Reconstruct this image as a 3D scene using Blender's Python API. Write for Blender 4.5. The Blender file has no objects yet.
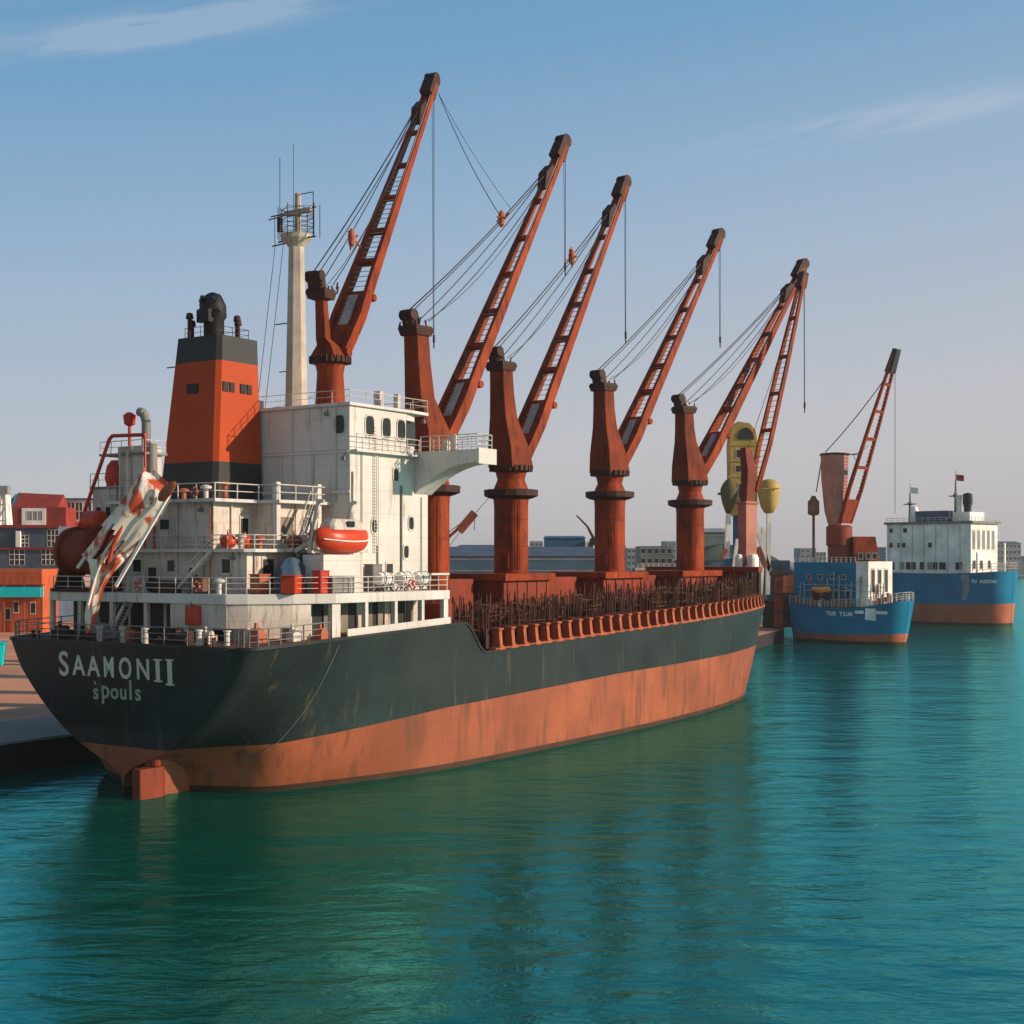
import bpy, bmesh, math, random
import numpy as np
from mathutils import Vector, Matrix
random.seed(7)
R = math.radians
scene = bpy.context.scene
col = scene.collection

# ---------------------------------------------------------------- camera, sky, sun, exposure
cam = bpy.data.cameras.new("camera"); camo = bpy.data.objects.new("camera", cam); col.objects.link(camo)
camo.location = (0, 0, 20); camo.rotation_euler = (R(90), 0, 0)
cam.lens = 50; cam.sensor_width = 36; cam.shift_y = 0.045; cam.clip_start = 0.5; cam.clip_end = 30000
scene.camera = camo
SUN_EL, SUN_AZ = 19.0, 100.0          # azimuth clockwise from +Y
world = bpy.data.worlds.new("World"); scene.world = world; world.use_nodes = True
wn, wl = world.node_tree.nodes, world.node_tree.links
wn.clear()
def N(nt, t, **kw):
    n = nt.nodes.new(t)
    for k, v in kw.items(): setattr(n, k, v)
    return n
W_ = world.node_tree
sky = N(W_, 'ShaderNodeTexSky', sky_type='NISHITA', sun_disc=False)
sky.sun_elevation = R(SUN_EL); sky.sun_rotation = R(SUN_AZ); sky.altitude = 0
sky.air_density = 1.0; sky.dust_density = 1.2; sky.ozone_density = 1.6
geo = N(W_, 'ShaderNodeTexCoord')
sep = N(W_, 'ShaderNodeSeparateXYZ'); wl.new(geo.outputs['Generated'], sep.inputs[0])
# clear afternoon sky: mauve at the horizon, blue above, back half brightened and warm-tinted as added fill on shaded walls
zsh = N(W_, 'ShaderNodeMath', operation='MULTIPLY_ADD'); wl.new(sep.outputs['X'], zsh.inputs[0]); zsh.inputs[1].default_value = -0.115; zsh.inputs[2].default_value = 0.024
zad = N(W_, 'ShaderNodeMath', operation='ADD', use_clamp=True); wl.new(sep.outputs['Z'], zad.inputs[0]); wl.new(zsh.outputs[0], zad.inputs[1])
ramp = N(W_, 'ShaderNodeValToRGB'); wl.new(zad.outputs[0], ramp.inputs[0])
cr = ramp.color_ramp
cr.elements[0].position = 0.0; cr.elements[0].color = (0.50, 0.475, 0.50, 1)
cr.elements[1].position = 1.0; cr.elements[1].color = (0.05, 0.15, 0.33, 1)
for p_, c_ in ((0.04, (0.535, 0.515, 0.535)), (0.095, (0.545, 0.545, 0.575)), (0.24, (0.345, 0.47, 0.625)), (0.365, (0.170, 0.362, 0.575)), (0.6, (0.08, 0.23, 0.45))):
    e_ = cr.elements.new(p_); e_.color = (*c_, 1)
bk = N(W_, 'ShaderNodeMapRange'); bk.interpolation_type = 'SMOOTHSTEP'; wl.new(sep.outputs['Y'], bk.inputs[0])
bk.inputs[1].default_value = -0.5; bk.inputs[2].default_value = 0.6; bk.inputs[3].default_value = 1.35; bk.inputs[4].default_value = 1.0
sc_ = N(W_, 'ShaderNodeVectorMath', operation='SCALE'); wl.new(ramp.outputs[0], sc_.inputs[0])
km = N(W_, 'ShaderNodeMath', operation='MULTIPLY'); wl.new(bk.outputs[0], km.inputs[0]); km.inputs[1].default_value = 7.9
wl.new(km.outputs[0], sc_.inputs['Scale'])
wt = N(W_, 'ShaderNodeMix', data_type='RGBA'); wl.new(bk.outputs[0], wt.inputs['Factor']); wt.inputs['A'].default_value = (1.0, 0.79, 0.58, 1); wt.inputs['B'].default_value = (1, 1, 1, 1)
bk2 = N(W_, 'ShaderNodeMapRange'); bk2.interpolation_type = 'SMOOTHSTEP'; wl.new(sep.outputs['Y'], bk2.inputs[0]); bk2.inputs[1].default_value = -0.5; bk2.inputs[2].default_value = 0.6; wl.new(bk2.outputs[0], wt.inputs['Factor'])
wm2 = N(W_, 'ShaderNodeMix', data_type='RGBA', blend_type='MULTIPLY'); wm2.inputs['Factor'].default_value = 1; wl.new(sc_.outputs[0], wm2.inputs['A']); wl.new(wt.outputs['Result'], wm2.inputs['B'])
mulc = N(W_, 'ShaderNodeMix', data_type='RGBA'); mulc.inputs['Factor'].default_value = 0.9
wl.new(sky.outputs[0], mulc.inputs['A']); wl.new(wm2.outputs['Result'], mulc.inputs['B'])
# thin cirrus streaks
def M_(op, a, b=None, c=None):
    n = N(W_, 'ShaderNodeMath', operation=op)
    for i, v in enumerate((a, b, c)):
        if v is None: continue
        if isinstance(v, (int, float)): n.inputs[i].default_value = v
        else: wl.new(v, n.inputs[i])
    return n.outputs[0]
az = M_('ARCTAN2', sep.outputs['X'], sep.outputs['Y'])
el = M_('ARCSINE', sep.outputs['Z'])
cmb = N(W_, 'ShaderNodeCombineXYZ')
wl.new(M_('MULTIPLY', az, 5.0), cmb.inputs[0]); wl.new(M_('MULTIPLY', M_('SUBTRACT', el, M_('MULTIPLY', az, 0.22)), 42.0), cmb.inputs[1])
nz = N(W_, 'ShaderNodeTexNoise'); nz.inputs['Scale'].default_value = 1.6; nz.inputs['Detail'].default_value = 7; nz.inputs['Roughness'].default_value = 0.62
wl.new(cmb.outputs[0], nz.inputs['Vector'])
def streak(a0, e0, k, wa, we, amp):
    da = M_('SUBTRACT', az, R(a0)); de = M_('SUBTRACT', M_('SUBTRACT', el, R(e0)), M_('MULTIPLY', da, k))
    q = M_('ADD', M_('POWER', M_('ABSOLUTE', M_('DIVIDE', da, R(wa))), 2.0), M_('POWER', M_('ABSOLUTE', M_('DIVIDE', de, R(we))), 2.0))
    return M_('MULTIPLY', M_('EXPONENT', M_('MULTIPLY', q, -1.0)), amp)
st = M_('ADD', streak(-13.5, 20.0, 0.20, 5.0, 0.5, 1.5), M_('ADD', streak(15.5, 16.7, 0.10, 5.5, 0.5, 0.75), streak(-30, 17, 0.2, 8, 1.2, 0.7)))
nf = M_('MULTIPLY', M_('MAXIMUM', M_('SUBTRACT', nz.outputs['Fac'], 0.38), 0.0), 2.2)
cf = M_('MINIMUM', M_('MULTIPLY', st, nf), 0.22)
mixc = N(W_, 'ShaderNodeMix', data_type='RGBA'); wl.new(cf, mixc.inputs['Factor'])
wl.new(mulc.outputs['Result'], mixc.inputs['A']); mixc.inputs['B'].default_value = (5.6, 5.5, 5.8, 1)
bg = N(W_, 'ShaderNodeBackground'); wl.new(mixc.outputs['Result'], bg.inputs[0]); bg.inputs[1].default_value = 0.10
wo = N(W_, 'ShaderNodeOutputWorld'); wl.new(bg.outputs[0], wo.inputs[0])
sl = bpy.data.lights.new("sun", 'SUN'); slo = bpy.data.objects.new("sun", sl); col.objects.link(slo)
sl.energy = 4.1; sl.angle = R(0.5); sl.color = (1.0, 0.80, 0.62)
_sd = Vector((math.sin(R(SUN_AZ)) * math.cos(R(SUN_EL)), math.cos(R(SUN_AZ)) * math.cos(R(SUN_EL)), math.sin(R(SUN_EL))))
slo.rotation_euler = _sd.to_track_quat('Z', 'Y').to_euler(); slo.location = (100, -50, 120)
scene.view_settings.view_transform = 'Standard'; scene.view_settings.look = 'None'
scene.view_settings.exposure = 0.35; scene.view_settings.gamma = 1.0
scene.render.engine = 'CYCLES'
try:
    scene.cycles.volume_bounces = 0; scene.cycles.max_bounces = 6
except Exception: pass

# ---------------------------------------------------------------- materials
def paint(name, c, rust=(0.10, 0.035, 0.015), amt=0.3, streak=0.12, scale=0.5, rough=0.6, tone=0.25, bump=0.15, metal=0.0, seams=None, fine=6.0, spec=0.25):
    m = bpy.data.materials.new(name); m.use_nodes = True; nt = m.node_tree; L = nt.links
    b = nt.nodes['Principled BSDF']
    tc = N(nt, 'ShaderNodeTexCoord')
    mp = N(nt, 'ShaderNodeMapping'); mp.inputs['Scale'].default_value = (1, 1, streak); L.new(tc.outputs['Object'], mp.inputs[0])
    n1 = N(nt, 'ShaderNodeTexNoise'); n1.inputs['Scale'].default_value = scale * 3; n1.inputs['Detail'].default_value = 8; n1.inputs['Roughness'].default_value = 0.68
    L.new(mp.outputs[0], n1.inputs['Vector'])
    r1 = N(nt, 'ShaderNodeValToRGB'); L.new(n1.outputs['Fac'], r1.inputs[0])
    lo = 0.70 - 0.28 * amt
    r1.color_ramp.elements[0].position = lo; r1.color_ramp.elements[0].color = (0, 0, 0, 1)
    r1.color_ramp.elements[1].position = lo + 0.16; r1.color_ramp.elements[1].color = (1, 1, 1, 1)
    n2 = N(nt, 'ShaderNodeTexNoise'); n2.inputs['Scale'].default_value = scale * 0.5; n2.inputs['Detail'].default_value = 5
    L.new(tc.outputs['Object'], n2.inputs['Vector'])
    n3 = N(nt, 'ShaderNodeTexNoise'); n3.inputs['Scale'].default_value = fine; n3.inputs['Detail'].default_value = 6; n3.inputs['Roughness'].default_value = 0.7
    L.new(mp.outputs[0], n3.inputs['Vector'])
    mr = N(nt, 'ShaderNodeMapRange'); mr.inputs[1].default_value = 0.3; mr.inputs[2].default_value = 0.7; mr.inputs[3].default_value = 1 - tone; mr.inputs[4].default_value = 1 + tone
    L.new(n2.outputs['Fac'], mr.inputs[0])
    mr2 = N(nt, 'ShaderNodeMapRange'); mr2.inputs[1].default_value = 0.3; mr2.inputs[2].default_value = 0.7; mr2.inputs[3].default_value = 1 - tone * 0.6; mr2.inputs[4].default_value = 1 + tone * 0.6
    L.new(n3.outputs['Fac'], mr2.inputs[0])
    mm = N(nt, 'ShaderNodeMath', operation='MULTIPLY'); L.new(mr.outputs[0], mm.inputs[0]); L.new(mr2.outputs[0], mm.inputs[1])
    vm = N(nt, 'ShaderNodeVectorMath', operation='SCALE'); vm.inputs[0].default_value = c; L.new(mm.outputs[0], vm.inputs['Scale'])
    mx = N(nt, 'ShaderNodeMix', data_type='RGBA'); L.new(vm.outputs[0], mx.inputs['A']); mx.inputs['B'].default_value = (*rust, 1)
    fm = N(nt, 'ShaderNodeMath', operation='MULTIPLY'); L.new(r1.outputs[0], fm.inputs[0]); fm.inputs[1].default_value = 0.85
    L.new(fm.outputs[0], mx.inputs['Factor'])
    out = mx.outputs['Result']
    bh = n3.outputs['Fac']
    if seams:
        bt = N(nt, 'ShaderNodeTexBrick'); bt.inputs['Scale'].default_value = 1
        mp2 = N(nt, 'ShaderNodeMapping'); L.new(tc.outputs['Object'], mp2.inputs[0])
        cx = N(nt, 'ShaderNodeCombineXYZ'); sp = N(nt, 'ShaderNodeSeparateXYZ'); L.new(tc.outputs['Object'], sp.inputs[0])
        ad = N(nt, 'ShaderNodeMath', operation='ADD'); L.new(sp.outputs[0], ad.inputs[0]); L.new(sp.outputs[1], ad.inputs[1])
        L.new(ad.outputs[0], cx.inputs[0]); L.new(sp.outputs[2], cx.inputs[1]); L.new(cx.outputs[0], bt.inputs['Vector'])
        bt.inputs['Brick Width'].default_value = seams[0]; bt.inputs['Row Height'].default_value = seams[1]; bt.inputs['Mortar Size'].default_value = seams[2]
        bt.inputs['Mortar Smooth'].default_value = 0.6
        m2 = N(nt, 'ShaderNodeMix', data_type='RGBA'); L.new(out, m2.inputs['A']); m2.inputs['B'].default_value = (c[0] * .45, c[1] * .38, c[2] * .32, 1)
        f2 = N(nt, 'ShaderNodeMath', operation='MULTIPLY'); L.new(bt.outputs['Fac'], f2.inputs[0]); f2.inputs[1].default_value = seams[3]
        L.new(f2.outputs[0], m2.inputs['Factor']); out = m2.outputs['Result']
    L.new(out, b.inputs['Base Color'])
    b.inputs['Specular IOR Level'].default_value = spec
    b.inputs['Roughness'].default_value = rough; b.inputs['Metallic'].default_value = metal
    if bump:
        bp = N(nt, 'ShaderNodeBump'); bp.inputs['Strength'].default_value = bump; bp.inputs['Distance'].default_value = 0.06
        L.new(bh, bp.inputs['Height']); L.new(bp.outputs[0], b.inputs['Normal'])
    return m
M = {}
RUST = (0.09, 0.03, 0.013)
M['hull'] = paint('hull_black', (0.019, 0.024, 0.023), (0.10, 0.078, 0.048), 0.46, 0.10, 0.30, 0.42, 0.35, 0.12, seams=(7.5, 2.4, 0.03, 0.25))
M['boot'] = paint('hull_red', (0.31, 0.080, 0.034), (0.13, 0.050, 0.026), 0.72, 0.16, 0.25, 0.6, 0.25, 0.12, seams=(7.5, 2.4, 0.03, 0.3))
M['deck'] = paint('deck_rust', (0.13, 0.05, 0.03), RUST, 0.5, 1, 0.5, 0.8)
M['white'] = paint('ship_white', (0.60, 0.56, 0.525), (0.27, 0.155, 0.09), 0.5, 0.10, 0.45, 0.5, 0.10, 0.08, seams=(4.3, 2.2, 0.035, 0.35))
M['dirty'] = paint('ship_white_dirty', (0.56, 0.49, 0.43), (0.17, 0.085, 0.05), 0.62, 0.14, 0.6, 0.6, 0.2, 0.1, seams=(3.6, 2.1, 0.03, 0.4))
M['rail'] = paint('rail_white', (0.56, 0.51, 0.45), (0.24, 0.12, 0.06), 0.4, 0.5, 1.5, 0.5)
M['crane'] = paint('crane_orange', (0.28, 0.044, 0.011), (0.085, 0.020, 0.009), 0.78, 0.2, 0.5, 0.6, 0.28, 0.14, spec=0.1)
M['post'] = paint('post_brown_red', (0.20, 0.037, 0.013), (0.07, 0.018, 0.010), 0.75, 0.2, 0.5, 0.7, 0.3, 0.14, spec=0.1)
M['craned'] = paint('crane_machinery', (0.052, 0.021, 0.014), (0.11, 0.038, 0.02), 0.5, 0.6, 1.2, 0.7)
M['house'] = paint('mast_house_red', (0.20, 0.030, 0.011), (0.08, 0.025, 0.014), 0.45, 0.2, 0.4, 0.65, 0.25)
M['stay'] = paint('stay_orange', (0.36, 0.08, 0.028), (0.15, 0.045, 0.02), 0.4, 0.4, 1.0, 0.6)
M['rod'] = paint('rod_rust', (0.065, 0.024, 0.014), (0.17, 0.06, 0.028), 0.5, 0.5, 1.5, 0.8)
M['slime'] = paint('waterline_growth', (0.060, 0.030, 0.018), (0.03, 0.028, 0.016), 0.5, 0.5, 0.6, 0.7)
M['darkrust'] = paint('dark_rust', (0.06, 0.024, 0.016), (0.13, 0.05, 0.025), 0.45, 0.5, 0.8, 0.85)
M['funnel'] = paint('funnel_orange', (0.42, 0.060, 0.015), (0.27, 0.04, 0.012), 0.22, 0.2, 0.3, 0.55, 0.08, 0.05, spec=0.12)
M['fblack'] = paint('funnel_black', (0.030, 0.031, 0.033), (0.06, 0.05, 0.04), 0.2, 0.3, 0.6, 0.55)
M['black'] = paint('soot_black', (0.018, 0.018, 0.019), (0.04, 0.03, 0.025), 0.3, 0.5, 1, 0.6)
M['glass'] = paint('window_dark', (0.02, 0.03, 0.03), (0.05, 0.06, 0.05), 0.3, 1, 1, 0.12, 0.3, 0.0)
M['opening'] = paint('opening_dark', (0.022, 0.026, 0.024), (0.05, 0.045, 0.035), 0.4, 0.3, 0.8, 0.6)
M['curtain'] = paint('curtain_drab', (0.20, 0.18, 0.14), (0.08, 0.07, 0.05), 0.5, 0.08, 1.2, 0.9)
M['mast'] = paint('mast_cream', (0.44, 0.36, 0.29), (0.18, 0.14, 0.07), 0.35, 0.12, 0.8, 0.55)
M['cable'] = paint('wire_rope', (0.035, 0.03, 0.03), (0.08, 0.05, 0.03), 0.3, 1, 1, 0.6, bump=0)
M['ladder'] = paint('ladder_grey', (0.40, 0.36, 0.34), (0.2, 0.09, 0.05), 0.4, 1, 1, 0.6)
M['lifeboat'] = paint('lifeboat_orange', (0.55, 0.05, 0.014), (0.30, 0.05, 0.02), 0.15, 0.3, 0.6, 0.35, 0.1, 0.03)
M['red'] = paint('red_paint', (0.48, 0.04, 0.02), (0.2, 0.03, 0.02), 0.3, 0.4, 0.8, 0.45)
M['bluetarp'] = paint('blue_tarp', (0.05, 0.10, 0.15), (0.12, 0.16, 0.19), 0.4, 0.6, 1.2, 0.6, bump=0.4)
M['navy'] = paint('navy_drum', (0.012, 0.02, 0.035), (0.05, 0.04, 0.03), 0.25, 1, 1, 0.5)
M['teal'] = paint('turquoise', (0.0, 0.58, 0.62), (0.02, 0.25, 0.28), 0.2, 0.3, 0.6, 0.6, 0.1)
M['orangewall'] = paint('orange_wall', (0.48, 0.10, 0.028), (0.22, 0.07, 0.03), 0.3, 0.25, 0.5, 0.8)
M['bluewall'] = paint('blue_wall', (0.035, 0.11, 0.19), (0.10, 0.13, 0.15), 0.25, 0.25, 0.5, 0.8)
M['slate'] = paint('slate_wall', (0.07, 0.10, 0.14), (0.13, 0.11, 0.10), 0.3, 0.25, 0.4, 0.8)
M['redroof'] = paint('red_roof', (0.26, 0.035, 0.024), (0.2, 0.05, 0.03), 0.3, 1, 0.6, 0.8)
M['whitewall'] = paint('white_wall', (0.84, 0.80, 0.74), (0.36, 0.28, 0.22), 0.25, 0.2, 0.4, 0.8)
M['greywall'] = paint('grey_wall', (0.24, 0.25, 0.26), (0.15, 0.13, 0.12), 0.3, 0.2, 0.3, 0.85)
M['greengrey'] = paint('green_grey_wall', (0.16, 0.19, 0.17), (0.10, 0.11, 0.10), 0.3, 0.2, 0.2, 0.85)
M['shed'] = paint('shed_blue', (0.055, 0.12, 0.17), (0.10, 0.13, 0.15), 0.3, 0.3, 0.15, 0.7)
M['shipblue'] = paint('ship_blue', (0.0, 0.16, 0.29), (0.02, 0.14, 0.22), 0.35, 0.12, 0.35, 0.65, 0.2, spec=0.1)
M['bootorange'] = paint('boot_orange', (0.42, 0.11, 0.05), (0.2, 0.08, 0.05), 0.4, 0.15, 0.35, 0.6)
M['yellow'] = paint('mustard', (0.42, 0.28, 0.07), (0.26, 0.17, 0.05), 0.35, 0.2, 0.35, 0.65)
M['olive'] = paint('olive_brown', (0.10, 0.085, 0.035), (0.06, 0.045, 0.02), 0.4, 0.5, 0.5, 0.75)
M['yellowboat'] = paint('yellow_boat', (0.70, 0.27, 0.03), (0.45, 0.16, 0.04), 0.2, 0.4, 0.8, 0.45)
M['pink'] = paint('faded_red_drum', (0.44, 0.17, 0.125), (0.56, 0.36, 0.30), 0.45, 0.08, 0.5, 0.6)
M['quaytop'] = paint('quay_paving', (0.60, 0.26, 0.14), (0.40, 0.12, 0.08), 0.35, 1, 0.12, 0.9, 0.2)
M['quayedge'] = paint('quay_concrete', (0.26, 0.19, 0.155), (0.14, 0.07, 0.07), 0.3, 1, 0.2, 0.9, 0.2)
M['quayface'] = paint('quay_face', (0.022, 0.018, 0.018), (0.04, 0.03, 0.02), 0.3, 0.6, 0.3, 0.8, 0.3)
M['hill'] = paint('hill_scrub', (0.055, 0.075, 0.062), (0.03, 0.045, 0.035), 0.5, 1, 0.08, 0.95, 0.3)
M['brownclut'] = paint('brown_cargo', (0.17, 0.085, 0.05), (0.06, 0.035, 0.025), 0.5, 0.6, 0.4, 0.9)
M['letter'] = paint('letter_paint', (0.60, 0.54, 0.45), (0.10, 0.09, 0.085), 0.22, 0.5, 0.9, 0.7, 0.1, 0)
M['letterf'] = paint('letter_faded', (0.36, 0.33, 0.28), (0.03, 0.035, 0.035), 0.5, 0.5, 1.3, 0.7, 0.1, 0)
M['rope'] = paint('rope_pale', (0.36, 0.30, 0.23), (0.2, 0.15, 0.1), 0.3, 1, 1, 0.9, bump=0)
M['grey'] = paint('grey_metal', (0.20, 0.19, 0.18), (0.10, 0.06, 0.04), 0.4, 0.3, 0.8, 0.6)

# ---------------------------------------------------------------- mesh helper
class MB:
    def __init__(s): s.bm = bmesh.new(); s.mi = 0
    def face(s, vs):
        try: f = s.bm.faces.new(vs); f.material_index = s.mi; return f
        except ValueError: return None
    def box(s, x0, x1, y0, y1, z0, z1):
        v = [s.bm.verts.new((x, y, z)) for x in (x0, x1) for y in (y0, y1) for z in (z0, z1)]
        for q in ((0, 1, 3, 2), (4, 6, 7, 5), (0, 4, 5, 1), (2, 3, 7, 6), (0, 2, 6, 4), (1, 5, 7, 3)): s.face([v[i] for i in q])
        return s
    def prism(s, poly, z0, z1, top=None):
        """poly = [(x,y)], optional different top polygon"""
        tp = top or poly
        a = [s.bm.verts.new((x, y, z0)) for x, y in poly]; b = [s.bm.verts.new((x, y, z1)) for x, y in tp]
        n = len(a)
        for i in range(n): s.face([a[i], a[(i + 1) % n], b[(i + 1) % n], b[i]])
        s.face(a[::-1]); s.face(b); return s
    def rings(s, rs, cap=True):
        V = [[s.bm.verts.new(p) for p in r] for r in rs]; n = len(V[0])
        for k in range(len(V) - 1):
            for i in range(n): s.face([V[k][i], V[k][(i + 1) % n], V[k + 1][(i + 1) % n], V[k + 1][i]])
        if cap: s.face(V[0][::-1]); s.face(V[-1])
        return s
    def lathe(s, cx, cy, prof, n=24):
        return s.rings([[(cx + r * math.cos(2 * math.pi * i / n), cy + r * math.sin(2 * math.pi * i / n), z) for i in range(n)] for r, z in prof])
    def tube(s, p0, p1, r0, r1=None, n=6):
        p0, p1 = Vector(p0), Vector(p1); r1 = r0 if r1 is None else r1
        d = p1 - p0
        if d.length < 1e-6: return s
        d.normalize(); a = d.orthogonal().normalized(); b = d.cross(a)
        return s.rings([[p + (a * math.cos(2 * math.pi * i / n) + b * math.sin(2 * math.pi * i / n)) * r for i in range(n)] for p, r in ((p0, r0), (p1, r1))])
    def poly(s, pts, r, n=6):
        for a, b in zip(pts[:-1], pts[1:]): s.tube(a, b, r, n=n)
        return s
    def sag(s, p0, p1, r, sag=0.0, n=10):
        p0, p1 = Vector(p0), Vector(p1); pts = []
        for i in range(n + 1):
            t = i / n; q = p0.lerp(p1, t); q.z -= sag * 4 * t * (1 - t); pts.append(q)
        return s.poly(pts, r, 5)
    def bar(s, p0, p1, w, h, up=(0, 0, 1), w1=None, h1=None):
        p0, p1 = Vector(p0), Vector(p1); d = (p1 - p0).normalized(); l = d.cross(Vector(up))
        if l.length < 1e-4: l = d.orthogonal()
        l.normalize(); u = l.cross(d); w1 = w if w1 is None else w1; h1 = h if h1 is None else h1
        return s.rings([[p + l * (a * ww / 2) + u * (b * hh / 2) for a, b in ((-1, -1), (1, -1), (1, 1), (-1, 1))] for p, ww, hh in ((p0, w, h), (p1, w1, h1))])
    def build(s, name, mats, parent=None, smooth=None, bevel=0, loc=None):
        bmesh.ops.recalc_face_normals(s.bm, faces=s.bm.faces)
        me = bpy.data.meshes.new(name); s.bm.to_mesh(me); s.bm.free()
        for m in (mats if isinstance(mats, (list, tuple)) else [mats]): me.materials.append(m)
        if smooth is not None:
            me.shade_smooth()
            try: me.set_sharp_from_angle(angle=R(smooth))
            except Exception: pass
        o = bpy.data.objects.new(name, me); col.objects.link(o)
        if parent: o.parent = parent
        if loc: o.location = loc
        if bevel:
            bv = o.modifiers.new('bevel', 'BEVEL'); bv.width = bevel; bv.segments = 2; bv.limit_method = 'ANGLE'; bv.angle_limit = R(40)
        return o
def tag(o, label=None, cat=None, group=None, kind=None):
    for k, v in (('label', label), ('category', cat), ('group', group), ('kind', kind)):
        if v: o[k] = v
    return o
def thing(name, label, cat, loc=(0, 0, 0), rz=0, group=None):
    o = bpy.data.objects.new(name, None); col.objects.link(o); o.location = loc; o.rotation_euler = (0, 0, rz)
    return tag(o, label, cat, group)

SO = (-9.2, 157.3); STH = R(33.4); SRZ = R(90 - 33.4)
def SW(s, y, z=0):
    return (SO[0] + s * math.sin(STH) - y * math.cos(STH), SO[1] + s * math.cos(STH) + y * math.sin(STH), z)

# ---------------------------------------------------------------- water, quay, shore
wm = bpy.data.materials.new('sea_water'); wm.use_nodes = True
nt = wm.node_tree; L = nt.links; b = nt.nodes['Principled BSDF']
nt.nodes.remove(b)
wd_ = N(nt, 'ShaderNodeBsdfDiffuse'); wd_.inputs['Color'].default_value = (0.0, 0.070, 0.044, 1)
wg = N(nt, 'ShaderNodeBsdfGlossy'); wg.inputs['Color'].default_value = (0.24, 0.99, 1.0, 1); wg.inputs['Roughness'].default_value = 0.12
wf = N(nt, 'ShaderNodeFresnel'); wf.inputs['IOR'].default_value = 2.25
wx = N(nt, 'ShaderNodeMixShader'); L.new(wf.outputs[0], wx.inputs[0]); L.new(wd_.outputs[0], wx.inputs[1]); L.new(wg.outputs[0], wx.inputs[2])
L.new(wx.outputs[0], nt.nodes['Material Output'].inputs['Surface'])
tc = N(nt, 'ShaderNodeTexCoord')
def wave(scale, sx, sy, rot, detail=4, dist=0.0):
    mp = N(nt, 'ShaderNodeMapping'); mp.inputs['Scale'].default_value = (sx, sy, 1); mp.inputs['Rotation'].default_value = (0, 0, R(rot))
    L.new(tc.outputs['Object'], mp.inputs[0])
    n = N(nt, 'ShaderNodeTexNoise'); n.inputs['Scale'].default_value = scale; n.inputs['Detail'].default_value = detail; n.inputs['Roughness'].default_value = 0.55; n.inputs['Distortion'].default_value = dist
    L.new(mp.outputs[0], n.inputs['Vector']); return n.outputs['Fac']
def mth(op, a, v):
    n = N(nt, 'ShaderNodeMath', operation=op)
    for i, q in enumerate((a, v)):
        if isinstance(q, (int, float)): n.inputs[i].default_value = q
        else: L.new(q, n.inputs[i])
    return n.outputs[0]
h = mth('ADD', mth('MULTIPLY', wave(0.055, 1, 1.6, 12, 3, 0.4), 1.2), mth('ADD', mth('MULTIPLY', wave(0.30, 0.7, 1.5, -14, 5, 0.5), 0.42), mth('MULTIPLY', wave(1.3, 0.7, 1.5, 12, 4, 0.3), 0.07)))
bp = N(nt, 'ShaderNodeBump'); bp.inputs['Strength'].default_value = 0.52; bp.inputs['Distance'].default_value = 1.0
L.new(h, bp.inputs['Height'])
for q_ in (wd_, wg, wf): L.new(bp.outputs[0], q_.inputs['Normal'])
m = MB(); m.face([m.bm.verts.new(p) for p in ((-3500, -300, 0), (3500, -300, 0), (3500, 7800, 0), (-3500, 7800, 0))])
tag(m.build('water', wm), kind='structure')

def slab_structure(name, poly, z0, z1, mats):
    m = MB(); m.prism(poly, z0, z1)
    for f in m.bm.faces:
        f.normal_update()
    o = m.build(name, mats)
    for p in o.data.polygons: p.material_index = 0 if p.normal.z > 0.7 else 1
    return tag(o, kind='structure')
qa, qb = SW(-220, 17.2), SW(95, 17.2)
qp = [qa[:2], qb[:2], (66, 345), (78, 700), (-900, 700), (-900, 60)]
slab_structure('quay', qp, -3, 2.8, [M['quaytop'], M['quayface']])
# smooth concrete apron along the edge, its kerb and the pale cope line
m = MB(); m.prism([SW(-220, 17.6)[:2], SW(95, 17.6)[:2], SW(95, 33)[:2], SW(-220, 33)[:2]], 2.8, 2.82); tag(m.build('quay_apron', M['quayedge']), kind='structure')
m = MB(); m.prism([SW(-220, 17.15)[:2], SW(95, 17.15)[:2], SW(95, 17.75)[:2], SW(-220, 17.75)[:2]], 2.75, 3.0); tag(m.build('quay_kerb', M['greywall']), kind='structure')
m = MB(); m.prism([(-3000, 1750), (330, 1750), (560, 1700), (1100, 1760), (1500, 1900), (3400, 2600), (3400, 6000), (-3000, 6000)], -3, 3); tag(m.build('far_shore', M['greengrey']), kind='structure')

hz = MB().box(-3600, 3600, -320, 7900, -4.2, 96); hm = bpy.data.materials.new('sea_haze'); hm.use_nodes = True
hm.node_tree.nodes.clear(); ho = N(hm.node_tree, 'ShaderNodeOutputMaterial'); pv = N(hm.node_tree, 'ShaderNodeVolumePrincipled')
pv.inputs['Color'].default_value = (0.93, 0.93, 0.96, 1); pv.inputs['Density'].default_value = 0.00010; pv.inputs['Anisotropy'].default_value = 0.2
hm.node_tree.links.new(pv.outputs[0], ho.inputs['Volume'])
tag(hz.build('haze', hm), kind='stuff')

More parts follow.
